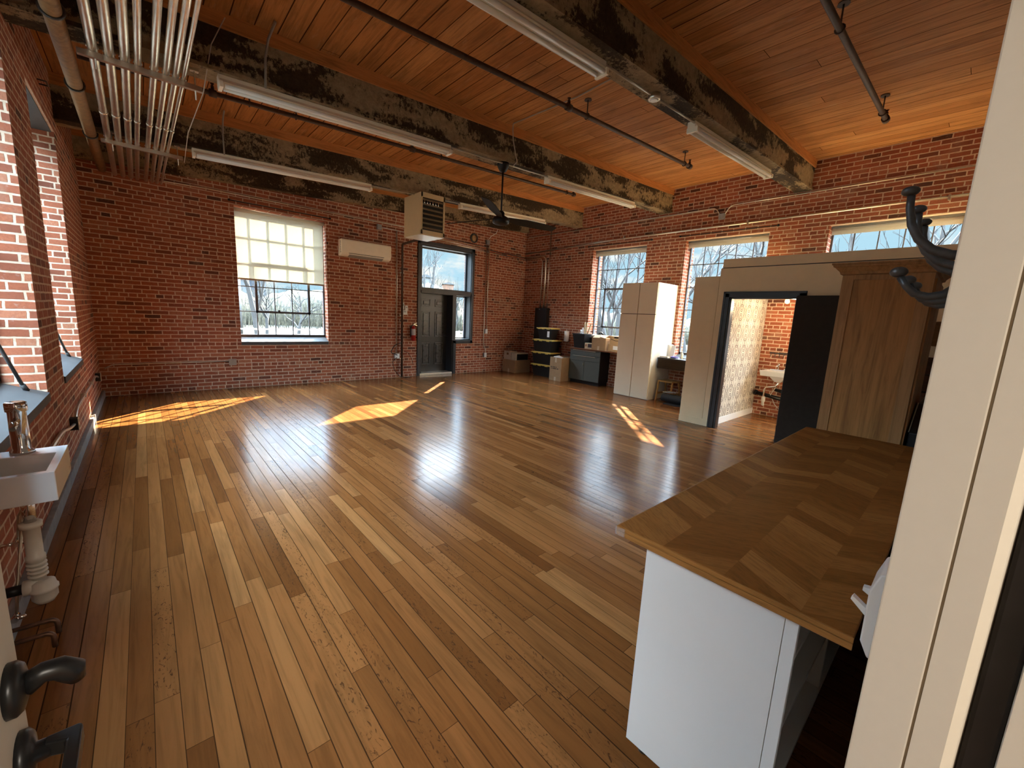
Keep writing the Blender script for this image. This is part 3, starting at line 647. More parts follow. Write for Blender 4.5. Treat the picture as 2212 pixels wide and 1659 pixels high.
bx(8.34, 8.62, 5.38, 5.82, 1.075, 1.275, bev=.003).build('box_body', CARDL, t)
m_ = MB()
pts = [(8.3385, 5.79-.29*i/8, 1.20-.035*math.sin(math.pi*min(1, i/8*.9))) for i in range(9)]
m_.tube(pts, .006, 6); m_.prism([(5.50, 1.17), (5.47, 1.215), (5.52, 1.205)], 8.337, 8.3395, 'X'); m_.build('arrow_mark', BLACK, t)
bx(8.3375, 8.3395, 5.55, 5.70, 1.225, 1.255).build('print_patch', BLACK, t)
# paper towel on the wall
t = thing('paper_towel_roll', 'white paper towel roll on the brick wall beside black tubs', 'paper towel', (8.58, 7.40, 1.02), 'paper towel rolls')
m_ = MB(); m_.lathe([(.02, 1.02), (.065, 1.02), (.065, 1.30), (.02, 1.30)], (8.58, 7.40, 0)); m_.build('paper_roll', WHITEP, t)
m_ = MB(); m_.cyl((8.58, 7.40, 1.005), (8.58, 7.40, 1.335), .008, 8); m_.box(8.57, 8.70, 7.39, 7.41, 1.32, 1.335); m_.box(8.57, 8.70, 7.39, 7.41, 1.002, 1.015); m_.build('holder', STEEL, t)
# ------------------------------------------------------------------ storage tubs
def tub(lab, x0, x1, y0, y1, z0, h, rz=0, sticker=False):
    cx_, cy_ = (x0+x1)/2, (y0+y1)/2
    t = thing('storage_tub', lab, 'storage tub', (cx_, cy_, z0), 'black and yellow storage tubs')
    m_ = MB(); m_.frustum(x0+.02, x1-.02, y0+.02, y1-.02, z0, z0+h-.03, .045); m_.build('tub_body', BLACK, t, bev=.012)
    m_ = MB(); m_.box(x0+.012, x1-.012, y0+.012, y1-.012, z0+h-.06, z0+h-.036, bev=.004)
    m_.build('tub_rim', BLACK, t)
    m_ = MB(); m_.box(x0, x1, y0, y1, z0+h-.034, z0+h-.006, bev=.006)
    m_.box(x0+.05, x1-.05, y0+.05, y1-.05, z0+h-.008, z0+h, bev=.004)
    for f_ in (.2, .55, .8): m_.box(x0-.006, x0+.03, y0+(y1-y0)*f_-.05, y0+(y1-y0)*f_+.05, z0+h-.05, z0+h-.01, bev=.004)
    m_.build('tub_lid', YELLOW, t)
    if sticker: bx(x0+.022, x0+.026, y0+.07, y0+.15, z0+.07, z0+.23).build('paper_label', WHITEP, t)
    t.rotation_euler.z = rz; return t
tub('black storage tub with yellow lid, standing on the floor under three others', 8.14, 8.56, 7.56, 8.28, 0, .345, .05)
tub('black storage tub with yellow lid, second from the floor in the stack', 8.13, 8.56, 7.55, 8.29, .345, .345, .03)
tub('black storage tub with yellow lid, just below the small top tub', 8.13, 8.56, 7.54, 8.28, .69, .345, .05)
tub('smaller black storage tub with yellow lid and white sticker topping the stack', 8.17, 8.54, 7.62, 8.16, 1.035, .325, .03, True)
# cartons on the floor
t = carton('cardboard_box', 'brown cardboard box with printed lines on the floor beside green cabinet', 7.99, 8.42, 6.995, 7.40, 0, .615, CARD, tape=2)
m_ = MB(); rr = random.Random(3)
for z, y1 in ((.345, 7.16), (.305, 7.10)):
    y = 7.365
    while y > y1:
        w = rr.uniform(.010, .018); m_.box(7.9885, 7.99, y-w, y, z, z+.026); y -= w+.004+(.016 if rr.random() < .2 else 0)
m_.build('print_lines', pm('black_ink', (.02, .012, .01), .6), t)
m_ = MB(); m_.prism([(7.02, .55), (7.36, .55), (7.34, .63), (7.20, .66), (7.06, .62)], 8.06, 8.12, 'X'); tag(m_.build('packing_paper', WHITEP), 'white packing paper poking from the printed floor box', 'paper')
t = carton('cardboard_box', 'open brown cardboard box in the back corner holding white boxes', 7.92, 8.52, 8.70, 9.26, 0, .365, CARD, tape=1)
t = thing('white_box', 'white box with brown logo patch, left one in the corner carton', 'box', (8.05, 9.1, .02), 'white boxes in the corner carton')
bx(7.94, 8.20, 8.93, 9.24, .02, .60, bev=.003).build('box_body', pm('offwhite_card', (.50, .42, .33), .6), t)
bx(7.937, 7.9405, 9.03, 9.11, .50, .56).build('logo_patch', pm('brown_print', (.20, .09, .03), .6), t)
t = thing('white_box', 'white box with black side panel, right one in the corner carton', 'box', (8.2, 8.82, .02), 'white boxes in the corner carton')
bx(7.94, 8.44, 8.715, 8.90, .02, .575, bev=.003).build('box_body', pm('offwhite_card2', (.48, .43, .34), .6), t)
bx(7.99, 8.43, 8.7115, 8.7155, .37, .545).build('side_panel', BLACK, t)
# ------------------------------------------------------------------ electrical panel and conduit drops
t = thing('electrical_panel', 'flat black electrical panel on the right brick wall behind the tubs', 'electrical panel', (8.64, 8.44, .95))
bx(8.585, 8.70, 8.21, 8.68, .95, 1.90, bev=.004).build('cabinet_box', BLACK, t)
bx(8.575, 8.586, 8.225, 8.665, .97, 1.88, bev=.003).build('panel_door', BLACK, t)
bx(8.568, 8.578, 8.47, 8.51, 1.855, 1.872).build('latch', STEEL, t)
def conduit(lab, pts, r, mat=STEEL, cat='conduit', group=None, name='conduit', n_=10, clips=None):
    t = thing(name, lab, cat, pts[0], group)
    MB().tube(pts, r, n_).build('tube', mat, t)
    for c_ in clips or []: MB().box(*c_).build('clip', STEEL, t)
    return t
def arc(p, a, b, r, k=6):
    """rounded corner at p between points a and b"""
    p, a, b = Vector(p), Vector(a), Vector(b); u, v = (a-p).normalized(), (b-p).normalized()
    s, e = p+u*r, p+v*r; return [tuple((1-i/k)**2*s + 2*(i/k)*(1-i/k)*p + (i/k)**2*e) for i in range(k+1)]
def bend(pts, r):
    o = [pts[0]]
    for a, p, b in zip(pts, pts[1:], pts[2:]): o += arc(p, a, b, r)
    return o + [pts[-1]]
G = 'conduits dropping to the electrical panel'
conduit('steel conduit bending down to the black panel, left of three', bend([(8.665, 9.27, 3.30), (8.665, 8.56, 3.30), (8.665, 8.56, 1.90)], .16), .016, group=G)
conduit('steel conduit bending down to the black panel, thick middle of three', bend([(8.66, 9.27, 3.36), (8.66, 8.42, 3.36), (8.66, 8.42, 1.90)], .18), .024, group=G)
conduit('thin straight conduit down to the black panel, right of three', [(8.68, 8.31, 4.02), (8.68, 8.31, 1.90)], .011, group=G)
conduit('long level conduit low on the right wall above the windows', [(8.665, .05, 3.60), (8.665, 6.2, 3.57), (8.665, 9.27, 3.47)], .019, clips=[(8.635, 8.699, y-.012, y+.012, 3.55, 3.625) for y in (.55, 3.18, 5.9)])
conduit('thin conduit high on the right wall dipping into a small box', bend([(8.685, .05, 3.975), (8.685, 3.55, 3.955), (8.685, 3.64, 3.80)], .08), .010)
conduit('thin conduit from the small wall box toward the back corner', bend([(8.685, 3.73, 3.80), (8.685, 3.82, 3.945), (8.685, 9.2, 3.94)], .08), .010)
t = thing('junction_box', 'small grey junction box on the right wall between two bent conduits', 'junction box', (8.67, 3.685, 3.71), 'wall junction boxes')
bx(8.645, 8.70, 3.63, 3.74, 3.71, 3.82, bev=.004).build('box_body', BLUEGREY, t)
bx(8.640, 8.646, 3.635, 3.735, 3.715, 3.815).build('cover', BLUEGREY, t)
# back wall conduits
conduit('long thin conduit across the top of the back wall', bend([(.385, 8.95, 3.52), (.385, 9.285, 3.54), (.9, 9.285, 3.555), (4.9, 9.285, 3.56), (5.1, 9.285, 3.5), (7.17, 9.285, 3.46)], .05), .011)
conduit('conduit from the small box to the right, behind the heater', [(4.14, 9.285, 3.46), (8.64, 9.285, 3.36)], .011)
conduit('third thin conduit above the door to the corner', [(4.9, 9.285, 3.40), (8.66, 9.285, 3.30)], .010)
conduit('pale conduit dropping down the back wall left of the door', bend([(4.53, 9.28, 3.44), (4.53, 9.28, .58)], .05), .014, pm('pale_conduit', (.45, .36, .28), .5, .3))
conduit('black iron gas pipe down the back wall left of the door', bend([(4.35, 7.75, 3.10), (4.65, 9.24, 3.16), (4.65, 9.24, .02)], .08), .026, SPRK, 'pipe', name='gas_pipe', clips=[(4.61, 4.69, 9.24, 9.31, z, z+.025) for z in (.45, 1.5, 2.5)])
conduit('conduit right of the door ending at the upper outlet', [(7.25, 9.262, 3.53), (7.25, 9.262, 1.22)], .011)
conduit('conduit right of the door ending at the lower outlet', bend([(7.17, 9.262, 3.52), (7.17, 9.262, .80), (7.25, 9.262, .66), (7.25, 9.262, .54)], .08), .011)
conduit('low conduit along the foot of the back wall', bend([(-.54, 9.285, .46), (-.45, 9.285, .52), (1.15, 9.285, .52)], .05), .010)
def outlet(lab, ax, p, u, z, w=.075, h=.12, mat=WHITEP, cat='outlet', g='wall outlets', d=.055, holes=True):
    if ax == 'x': b = (u-w/2, u+w/2, p-d, p, z-h/2, z+h/2); fp = (u-w/2-.004, u+w/2+.004, p-d-.005, p-d, z-h/2-.004, z+h/2+.004); c = (u, p-d/2, z-h/2)
    else: b = (p, p+d, u-w/2, u+w/2, z-h/2, z+h/2); fp = (p+d, p+d+.005, u-w/2-.004, u+w/2+.004, z-h/2-.004, z+h/2+.004); c = (p+d/2, u, z-h/2)
    t = thing('power_outlet', lab, cat, c, g)
    bx(*b, bev=.003).build('back_box', BLUEGREY if ax == 'x' else BLACK, t); bx(*fp).build('face_plate', mat, t)
    if holes:
        for zz in (z-.028, z+.028):
            m_ = MB()
            if ax == 'x': m_.box(u-.015, u+.015, p-d-.009, p-d-.005, zz-.014, zz+.014, bev=.003)
            else: m_.box(p+d+.005, p+d+.009, u-.015, u+.015, zz-.014, zz+.014, bev=.003)
            m_.build('socket', mat, t)
    return t
outlet('white outlet with black cords on the back wall left of the door', 'x', YB, 4.535, .53, .11, .11)
outlet('square outlet low on the back wall under the window', 'x', YB, 1.195, .505, .11, .11, pm('beige_plate', (.36, .28, .21), .5))
outlet('outlet right of the back door, upper of two', 'x', YB, 7.255, 1.165)
outlet('outlet right of the back door, lower of two', 'x', YB, 7.252, .49)
outlet('outlet on the left wall conduit near the sink', 'y', XL, 5.58, .405, .08, .115, pm('steel_plate', (.45, .40, .33), .4, .6))
outlet('outlet on the left wall near the back corner', 'y', XL, 8.47, .44, .08, .115, pm('steel_plate2', (.45, .40, .33), .4, .6))
for lab, x_, z_ in (('small grey box high on the back wall left of the heater', 4.1, 3.455), ('small grey box high on the back wall right of the door', 7.2, 3.59)):
    t = thing('junction_box', lab, 'junction box', (x_, YB-.03, z_-.055), 'wall junction boxes')
    bx(x_-.05, x_+.05, YB-.06, YB, z_-.055, z_+.055, bev=.004).build('box_body', BLUEGREY, t); bx(x_-.048, x_+.048, YB-.066, YB-.06, z_-.053, z_+.053).build('cover', BLUEGREY, t)
for lab, x_, z_, w, h in (('tall narrow white wall controller left of the door', 4.70, 1.735, .055, .17), ('small white wall sensor beside the tall controller', 4.79, 1.69, .075, .12), ('rounded white thermostat below the two small controls', 4.745, 1.585, .13, .11)):
    t = thing('climate_control', lab, 'thermostat', (x_, YB-.015, z_-h/2), 'white wall controls')
    bx(x_-w/2, x_+w/2, YB-.03, YB, z_-h/2, z_+h/2, bev=.01).build('housing', WHITEP, t)
    bx(x_-w*.25, x_+w*.25, YB-.033, YB-.029, z_+h*.02, z_+h*.30).build('display', pm('grey_display', (.35, .36, .34), .3), t)
# cords on the outlet
t = thing('black_cable', 'looped black cord hanging from the outlet left of the door', 'cord', (4.6, YB-.05, .02))
MB().tube(bend([(4.53, 9.24, .56), (4.35, 9.23, .62), (4.45, 9.22, .80), (4.63, 9.21, .86)], .06), .009, 8).build('cord_loop', BLACK, t)
MB().tube([(4.52, 9.24, .50), (4.40, 9.22, .40), (4.44, 9.22, .20), (4.58, 9.20, .03), (4.72, 9.16, .012), (4.82, 9.12, .012)], .007, 8).build('cord_tail', BLACK, t)
MB().tube([(4.68, 9.22, .66), (4.82, 9.23, .60), (4.92, 9.24, .44), (4.96, 9.25, .30)], .005, 6).build('wire', BLACK, t)
# fire extinguisher
t = thing('fire_extinguisher', 'red fire extinguisher hung on brick left of the back door', 'fire extinguisher', (4.955, 9.24, .90))
m_ = MB(); m_.lathe([(.045, .90), (.056, .905), (.056, 1.19), (.045, 1.23), (.02, 1.255), (.018, 1.275)], (4.955, 9.24, 0)); m_.build('cylinder', REDP, t)
m_ = MB(); m_.lathe([(.0572, 1.04), (.0575, 1.045), (.0575, 1.19), (.0572, 1.195)], (4.955, 9.24, 0)); m_.build('printed_band', pm('grey_band', (.42, .38, .34), .4), t)
m_ = MB(); m_.lathe([(.018, 1.27), (.018, 1.30)], (4.955, 9.24, 0), n=12); m_.prism([(4.95, 1.295), (4.965, 1.315), (5.05, 1.345), (5.045, 1.33)], 9.23, 9.25, 'Y'); m_.prism([(4.97, 1.30), (4.98, 1.31), (5.06, 1.28), (5.05, 1.265)], 9.23, 9.25, 'Y'); m_.build('lever', STEEL, t)
MB().tube([(4.94, 9.24, 1.29), (4.885, 9.24, 1.25), (4.88, 9.24, 1.10), (4.89, 9.24, 1.0)], .010, 8).build('hose', BLACK, t)
bx(4.90, 5.01, 9.296, 9.31, 1.0, 1.24).build('bracket', BLACK, t)
# alarm bell ring
t = thing('alarm_bell', 'round dark alarm bell high on the back wall right of the heater', 'bell', (6.75, 9.28, 3.50))
m_ = MB(); m_.lathe([(.085, 0), (.085, -.015), (.06, -.04), (.0, -.05)], (6.75, 9.31, 3.63), 'Y', 24); m_.build('gong', RUST, t)
m_ = MB(); m_.tube([(6.75+.11*math.cos(a*.3927), 9.29, 3.63+.11*math.sin(a*.3927)) for a in range(16)], .016, 8, True); m_.build('rim', IRON, t)
# ------------------------------------------------------------------ wall air conditioner
t = thing('split_air_conditioner', 'cream wall air conditioner beside the back window', 'air conditioner', (3.73, 9.2, 2.70))
m_ = MB(); m_.prism([(9.31, 2.72), (9.31, 3.055), (9.10, 3.055), (9.085, 3.03), (9.085, 2.80), (9.12, 2.735), (9.2, 2.71)], 3.20, 4.30, 'X'); m_.build('housing', CREAM, t, bev=.006)
m_ = MB(); m_.prism([(9.115, 2.735), (9.108, 2.75), (9.195, 2.712), (9.20, 2.70)], 3.36, 4.12, 'X'); m_.build('louver', pm('grey_louver', (.33, .31, .27), .4), t)
bx(3.35, 4.13, 9.088, 9.10, 2.770, 2.779).build('outlet_slot', BLACK, t)
m_ = MB()
for i in range(7): m_.box(3.197, 3.2005, 9.14, 9.18, 2.78+i*.035, 2.80+i*.035)
m_.build('side_grille', pm('grille_grey', (.25, .23, .2), .5), t)
# ------------------------------------------------------------------ box unit heater under the third beam
TAN = pm('tan_heater_enamel', (.60, .45, .25), .4, var=.04)
t = thing('unit_heater', 'tan box unit heater with black louvres hung under a beam', 'heater', (4.13, 7.3, 3.02))
m_ = MB(); X0, X1, Ya, Yb, Z0, Z1 = 3.885, 4.385, 7.0, 7.65, 3.03, 3.755
m_.box(X0, X1, Ya+.02, Yb, Z0, Z1, bev=.004)
m_.build('casing', TAN, t)
m_ = MB(); fw = .032
for a in ((X0, X0+fw, Z0, Z1), (X1-fw, X1, Z0, Z1), (X0, X1, Z1-.085, Z1), (X0, X1, Z0, Z0+.075)): m_.box(a[0], a[1], Ya, Ya+.022, a[2], a[3])
m_.build('front_frame', TAN, t)
bx(X0+fw, X1-fw, Ya+.012, Ya+.02, Z0+.075, Z1-.085).build('dark_opening', BLACK, t)
for i in range(7):
    z = Z0+.10+i*.082; m_ = MB(); m_.prism([(Ya-.008, z+.0), (Ya-.004, z-.004), (Ya+.016, z+.028), (Ya+.012, z+.032)], X0+fw, X1-fw, 'X'); m_.build('louver', pm('dark_louver', (.22, .18, .11), .45, .2), t)
m_ = MB()
for i in range(6): m_.tube([(X0+.07+i*.058, Ya+.006, Z1-.13), (X0+.07+i*.058, Ya+.006, Z1-.20)], .010, 8)
m_.build('burner_tube', CHROME, t)
bx(X0+.01, X1-.01, Ya+.03, Yb-.03, Z0-.012, Z0).build('bottom_pan', pm('white_pan', (.70, .64, .50), .4), t)
m_ = MB()
for x_ in (X0+.05, X1-.05):
    for y_ in (7.27, 7.42): m_.cyl((x_, y_, Z1-.01), (x_, y_, beamz(x_)+.0), .006, 8)
m_.build('hanger', IRON, t)
# ------------------------------------------------------------------ strip lights
def strip(x0, x1, y, lab):
    xm = (x0+x1)/2; L = x1-x0; z = beamz(xm)-.012
    t = thing('strip_light', lab, 'ceiling light', (xm, y, z-.12), 'unlit fluorescent strip lights under the beams')
    h = L/2
    m_ = MB(); m_.box(-h, h, -.032, .055, .055, .118, bev=.004); m_.prism([(-.055, .055), (.055, .055), (.03, .088), (-.03, .088)], -h+.01, h-.01, 'X')
    o = m_.b; me = bpy.data.meshes.new('housing'); bmesh.ops.recalc_face_normals(o, faces=o.faces); o.to_mesh(me); o.free(); me.materials.append(CREAM); ob = bpy.data.objects.new('housing', me); COL.objects.link(ob); ob.parent = t
    for yy in (-.036, .036):
        m_ = MB(); m_.tube([(-h+.04, yy, .030), (h-.04, yy, .030)], .019, 14); me = bpy.data.meshes.new('tube'); m_.b.to_mesh(me); m_.b.free(); me.materials.append(TUBEW); ob = bpy.data.objects.new('fluorescent_tube', me); COL.objects.link(ob); ob.parent = t
    for e in (-1, 1):
        m_ = MB(); m_.box(e*h-(.03 if e > 0 else 0), e*h+(.03 if e < 0 else 0), -.062, .062, .008, .06, bev=.004); me = bpy.data.meshes.new('lampholder'); m_.b.to_mesh(me); m_.b.free(); me.materials.append(CREAM); ob = bpy.data.objects.new('lampholder', me); COL.objects.link(ob); ob.parent = t
    t.rotation_euler.y = -math.atan(SL); return t
strip(.56, 3.00, BY[0]+.14, 'long cream strip light under the nearest beam, cut by the frame top')
strip(4.60, 7.04, BY[0]+.14, 'cream strip light under the nearest beam, beyond the octagonal box')
strip(.645, 3.085, BY[1]+.05, 'cream strip light under the fan beam, left of the fan')
strip(4.87, 7.31, BY[1]+.05, 'cream strip light under the fan beam, right of the fan')
strip(.635, 3.075, BY[2]+.04, 'cream strip light under the farthest beam, left of the heater')
strip(4.90, 7.34, BY[2]+.04, 'cream strip light under the farthest beam, behind the fan blades')
GC = 'thin wiring conduits under the beams'
for (x0, x1, y), lab in zip(((3.0, 3.70, BY[0]+.12), (3.84, 4.60, BY[0]+.12), (3.09, 4.87, BY[1]+.03), (3.08, 4.90, BY[2]+.03)), ('thin conduit from the nearest strip light to the octagonal box', 'thin conduit from the octagonal box to the next strip light', 'thin conduit along the fan beam between its two lights', 'thin conduit along the farthest beam between its two lights')):
    conduit(lab, [(x0, y, beamz(x0)-.035), (x1, y, beamz(x1)-.035)], .011, pm('pale_steel', (.42, .36, .27), .4, .5), group=GC)
t = thing('junction_box', 'octagonal junction box under the nearest beam between strip lights', 'junction box', (3.77, BY[0]+.12, beamz(3.77)-.07))
m_ = MB(); m_.lathe([(.052, beamz(3.77)-.065), (.058, beamz(3.77)-.06), (.058, beamz(3.77)-.012)], (3.77, BY[0]+.12, 0), n=8); m_.build('box_body', STEEL, t)
m_ = MB(); m_.lathe([(.03, beamz(3.77)-.072), (.04, beamz(3.77)-.065)], (3.77, BY[0]+.12, 0), n=12); m_.build('cover', WHITEP, t)
c1 = [(3.02, 2.42, beamz(3.0)-.03), (3.3, 2.52, beamz(3.3)+.1), (3.75, 2.60, ceilz(3.75)-.012), (4.01, 3.02, ceilz(4.0)-.010), (4.06, 3.6, ceilz(4.06)-.010), (4.0, 4.68, ceilz(4)-.010), (4.045, 4.735, ceilz(4)-.06), (4.06, 4.735, 4.06), (4.15, 4.735, 3.80), (4.12, 4.79, 3.745)]
conduit('grey cable crossing the ceiling boards down to the fan', c1, .008, pm('grey_cable', (.40, .32, .24), .5), 'cable', name='ceiling_cable')
# loops of flexible conduit up from the left lights
conduit('grey flexible conduit rising from the fan beam light to the ceiling', [(1.0, 4.74, beamz(1)-.04), (1.0, 4.70, beamz(1)+.2), (1.03, 4.70, ceilz(1)-.1), (1.06, 4.55, ceilz(1)-.01)], .011, pm('grey_flex', (.28, .24, .19), .5, .3), 'conduit')
conduit('grey flexible conduit rising from the farthest left light', [(.98, 7.19, beamz(1)-.04), (.97, 7.15, beamz(1)+.2), (.98, 7.15, ceilz(1)-.08), (.98, 7.0, ceilz(1)-.01)], .010, pm('grey_flex2', (.28, .24, .19), .5, .3), 'conduit')
# ------------------------------------------------------------------ ceiling fan
FANB = pm('dark_brown_fan_blade', (.030, .022, .015), .7, var=.2, spec=.15)
FX, FY, FZ = 4.0, 4.86, 3.0
t = thing('ceiling_fan', 'black three-blade ceiling fan on a long rod under the beam', 'ceiling fan', (FX, FY, FZ))
zt = beamz(FX)-.012
m_ = MB(); m_.lathe([(.085, zt), (.085, zt-.03), (.07, zt-.075), (.045, zt-.115), (.02, zt-.125)], (FX, FY, 0)); m_.build('canopy', BLACK, t)
MB().cyl((FX, FY, zt-.12), (FX, FY, FZ+.10), .013, 12).build('downrod', BLACK, t)
m_ = MB(); m_.lathe([(.02, FZ+.13), (.05, FZ+.10), (.05, FZ+.06), (.11, FZ+.03), (.125, FZ), (.12, FZ-.045), (.08, FZ-.065), (.0, FZ-.07)], (FX, FY, 0)); m_.build('motor', BLACK, t)
for a in (-7, 106, -141):
    R_ = math.radians(a); ca, sa = math.cos(R_), math.sin(R_); m_ = MB(); pt = -math.tan(math.radians(17))
    def Q(r, w, z=0): return (FX+ca*r-sa*w, FY+sa*r+ca*w, FZ+.02+w*pt+z)
    prof = [(.10, .045), (.2, .055), (.4, .085), (.8, .078), (.98, .062), (1.02, .045)]
    T = [(m_.b.verts.new(Q(r, -w)), m_.b.verts.new(Q(r, w)), m_.b.verts.new(Q(r, w, .010)), m_.b.verts.new(Q(r, -w, .010))) for r, w in prof]
    for A, B in zip(T, T[1:]):
        for k in range(4): m_.b.faces.new((A[k], A[(k+1) % 4], B[(k+1) % 4], B[k]))
    m_.b.faces.new(T[0]); m_.b.faces.new(T[-1]); m_.build('blade', FANB, t)
conduit('thin white cable hanging from the wall beam to the small box', [(7.42, 9.13, 3.95), (7.38, 9.14, 3.84), (7.27, 9.2, 3.76), (7.21, 9.26, 3.66)], .007, WHITEP, 'cable', name='fan_cable')
# ------------------------------------------------------------------ sprinkler pipes
def sprinkler(lab, y, x0, x1, hx, heads, r=.026, near=False):
    off = .19; zz = lambda x: ceilz(x)-off
    t = thing('sprinkler_pipe', lab, 'sprinkler pipe', ((x0+x1)/2, y, zz((x0+x1)/2)), 'brown sprinkler pipes below the ceiling')
    m_ = MB(); xs = [x0+(x1-x0)*i/8 for i in range(9)]; m_.tube([(x, y, zz(x)) for x in xs], r, 14); m_.build('pipe', SPRK, t)
    for x in hx:
        m_ = MB(); m_.cyl((x, y, zz(x)), (x, y, ceilz(x)-.005), .007, 8); m_.lathe([(.045, ceilz(x)-.012), (.04, ceilz(x)+.002)], (x, y, 0), n=14); m_.tube([(x, y+(r+.008)*math.cos(k*.5236), zz(x)+(r+.008)*math.sin(k*.5236)) for k in range(12)], .006, 6, True); m_.build('hanger', SPRK, t)
    for x in heads:
        m_ = MB(); m_.tube([(x-.035, y, zz(x)), (x+.035, y, zz(x))], r+.014, 12); m_.cyl((x, y, zz(x)), (x, y, zz(x)+.06), .018, 10); m_.lathe([(.012, zz(x)+.06), (.018, zz(x)+.07), (.008, zz(x)+.085), (.022, zz(x)+.10), (.0, zz(x)+.104)], (x, y, 0), n=10); m_.build('sprinkler_head', SPRK, t)
    return t
sprinkler('brown sprinkler pipe over the right bay, ending short of the wall', 1.13, -.5, 6.95, (4.45, 6.65), (3.75, 6.9))
sprinkler('brown sprinkler pipe in the middle bay between the two nearer beams', 3.56, -.5, 6.95, (1.0, 4.22, 6.72), (3.88, 6.9))
sprinkler('brown sprinkler pipe in the far bay behind the fan beam', 6.05, -.3, 6.96, (1.1, 1.6, 3.7, 6.7), (.75, 3.2, 6.92))
# big brown main along the left
t = thing('sprinkler_main', 'thick rusty brown pipe beside the bundle of steel conduits', 'pipe', (-.33, 5, 3.5))
m_ = MB(); m_.tube([(-.325, .2, 3.55), (-.325, 9.28, 3.55)], .055, 20); m_.build('pipe', RUST, t)
for y in (4.55, 5.9, 7.45):
    m_ = MB(); m_.tube([(-.325+.063*math.cos(k*.3927), y, 3.55+.063*math.sin(k*.3927)) for k in range(16)], .009, 6, True); m_.cyl((-.325, y, 3.61), (-.325, y, ceilz(-.3)), .007, 8); m_.build('pipe_hanger', IRON, t)
# conduit bundle
CX = [(-.15, .031), (-.057, .031), (.034, .031), (.11, .023), (.21, .025), (.285, .024), (.348, .023), (.40, .015)]
ordn = ['thick steel conduit of the overhead bundle, outermost beside the brown pipe', 'thick steel conduit of the overhead bundle, second from the brown pipe', 'thick steel conduit of the overhead bundle, third from the brown pipe', 'steel conduit of the overhead bundle, fourth from the brown pipe', 'steel conduit of the overhead bundle, fourth from the lights', 'steel conduit of the overhead bundle, third from the lights', 'steel conduit of the overhead bundle, second from the lights', 'thinnest steel conduit of the overhead bundle, nearest the lights']
for (x, r), lab in zip(CX, ordn):
    xa = x-.022
    t = thing('steel_conduit', lab, 'conduit', (x, 4.8, 3.50), 'steel conduits hung in a bundle on struts')
    zc = 3.475+r
    m_ = MB(); m_.tube(bend([(x, .12, zc), (x, 4.9, zc), (xa, 7.3, zc), (xa-.01, 9.27, zc)], .2), r, 16); m_.build('tube', STEEL, t)
    for y in (6.35,):
        m_ = MB(); m_.tube([(x+(xa-x)*max(0, (y-4.9)/2.4), y-.035, zc), (x+(xa-x)*max(0, (y-4.9)/2.4), y+.035, zc)], r+.005, 16); m_.build('coupling', STEEL, t)
    for y, xx in ((4.87, x), (7.28, xa)):
        m_ = MB(); m_.box(xx-r-.012, xx+r+.012, y-.015, y+.015, 3.474, 3.480); m_.tube([(xx+(r+.003)*math.cos(k*math.pi/6), y, zc+(r+.003)*math.sin(k*math.pi/6)) for k in range(7)], .004, 6); m_.build('strap', STEEL, t)
for y, x0, x1, lab in ((4.87, -.24, .53, 'slotted steel strut holding the conduit bundle, nearer one under the fan beam'), (7.28, -.235, .53, 'slotted steel strut holding the conduit bundle, farther one')):
    t = thing('strut_channel', lab, 'strut', (.14, y, 3.43), 'struts under the conduit bundle')
    m_ = MB(); m_.box(x0, x1, y-.02, y+.02, 3.434, 3.438); m_.box(x0, x1, y-.02, y-.017, 3.438, 3.474); m_.box(x0, x1, y+.017, y+.02, 3.438, 3.474); m_.build('channel', STEEL, t)
    for x in (x0+.10, x1-.05):
        m_ = MB(); m_.cyl((x, y, 3.36), (x, y, beamz(x)), .005, 8); m_.box(x-.03, x+.03, y-.02, y+.02, beamz(x)-.03, beamz(x)-.012); m_.build('threaded_rod', STEEL, t)
conduit('thin cable strung from the strut up to the fan beam', [(.71, 4.74, 4.05), (.60, 4.74, 3.80), (.53, 4.83, 3.42), (.50, 6.0, 3.41), (.54, 7.24, 3.40)], .004, pm('pale_wire', (.5, .42, .32), .5), 'cable', name='thin_cable')
# iron hooks on left wall high
for y in (3.9, 5.1, 6.4):
    m_ = MB(); m_.tube([(XL, y, 3.62), (XL+.06, y, 3.62), (XL+.06, y-.12, 3.62), (XL, y-.12, 3.62)], .007, 8); tag(m_.build('iron_staple', IRON), 'black iron staple high on the left brick wall, %s' % {3.9: 'nearest the camera', 5.1: 'over the middle pier', 6.4: 'over the far window'}[y], 'wall staple', 'iron staples on the left wall')
# left wall conduit
conduit('steel conduit along the left wall between the outlets', bend([(XL+.025, 3.2, .52), (XL+.025, 4.9, .50), (XL+.025, 5.3, .42), (XL+.03, 5.55, .405)], .2), .013)
conduit('steel conduit along the left wall toward the back corner', bend([(XL+.03, 5.62, .42), (XL+.025, 5.9, .50), (XL+.025, 8.2, .50), (XL+.03, 8.45, .44)], .2), .013, clips=[(XL, XL+.045, y-.01, y+.01, .48, .52) for y in (6.6, 7.5)])
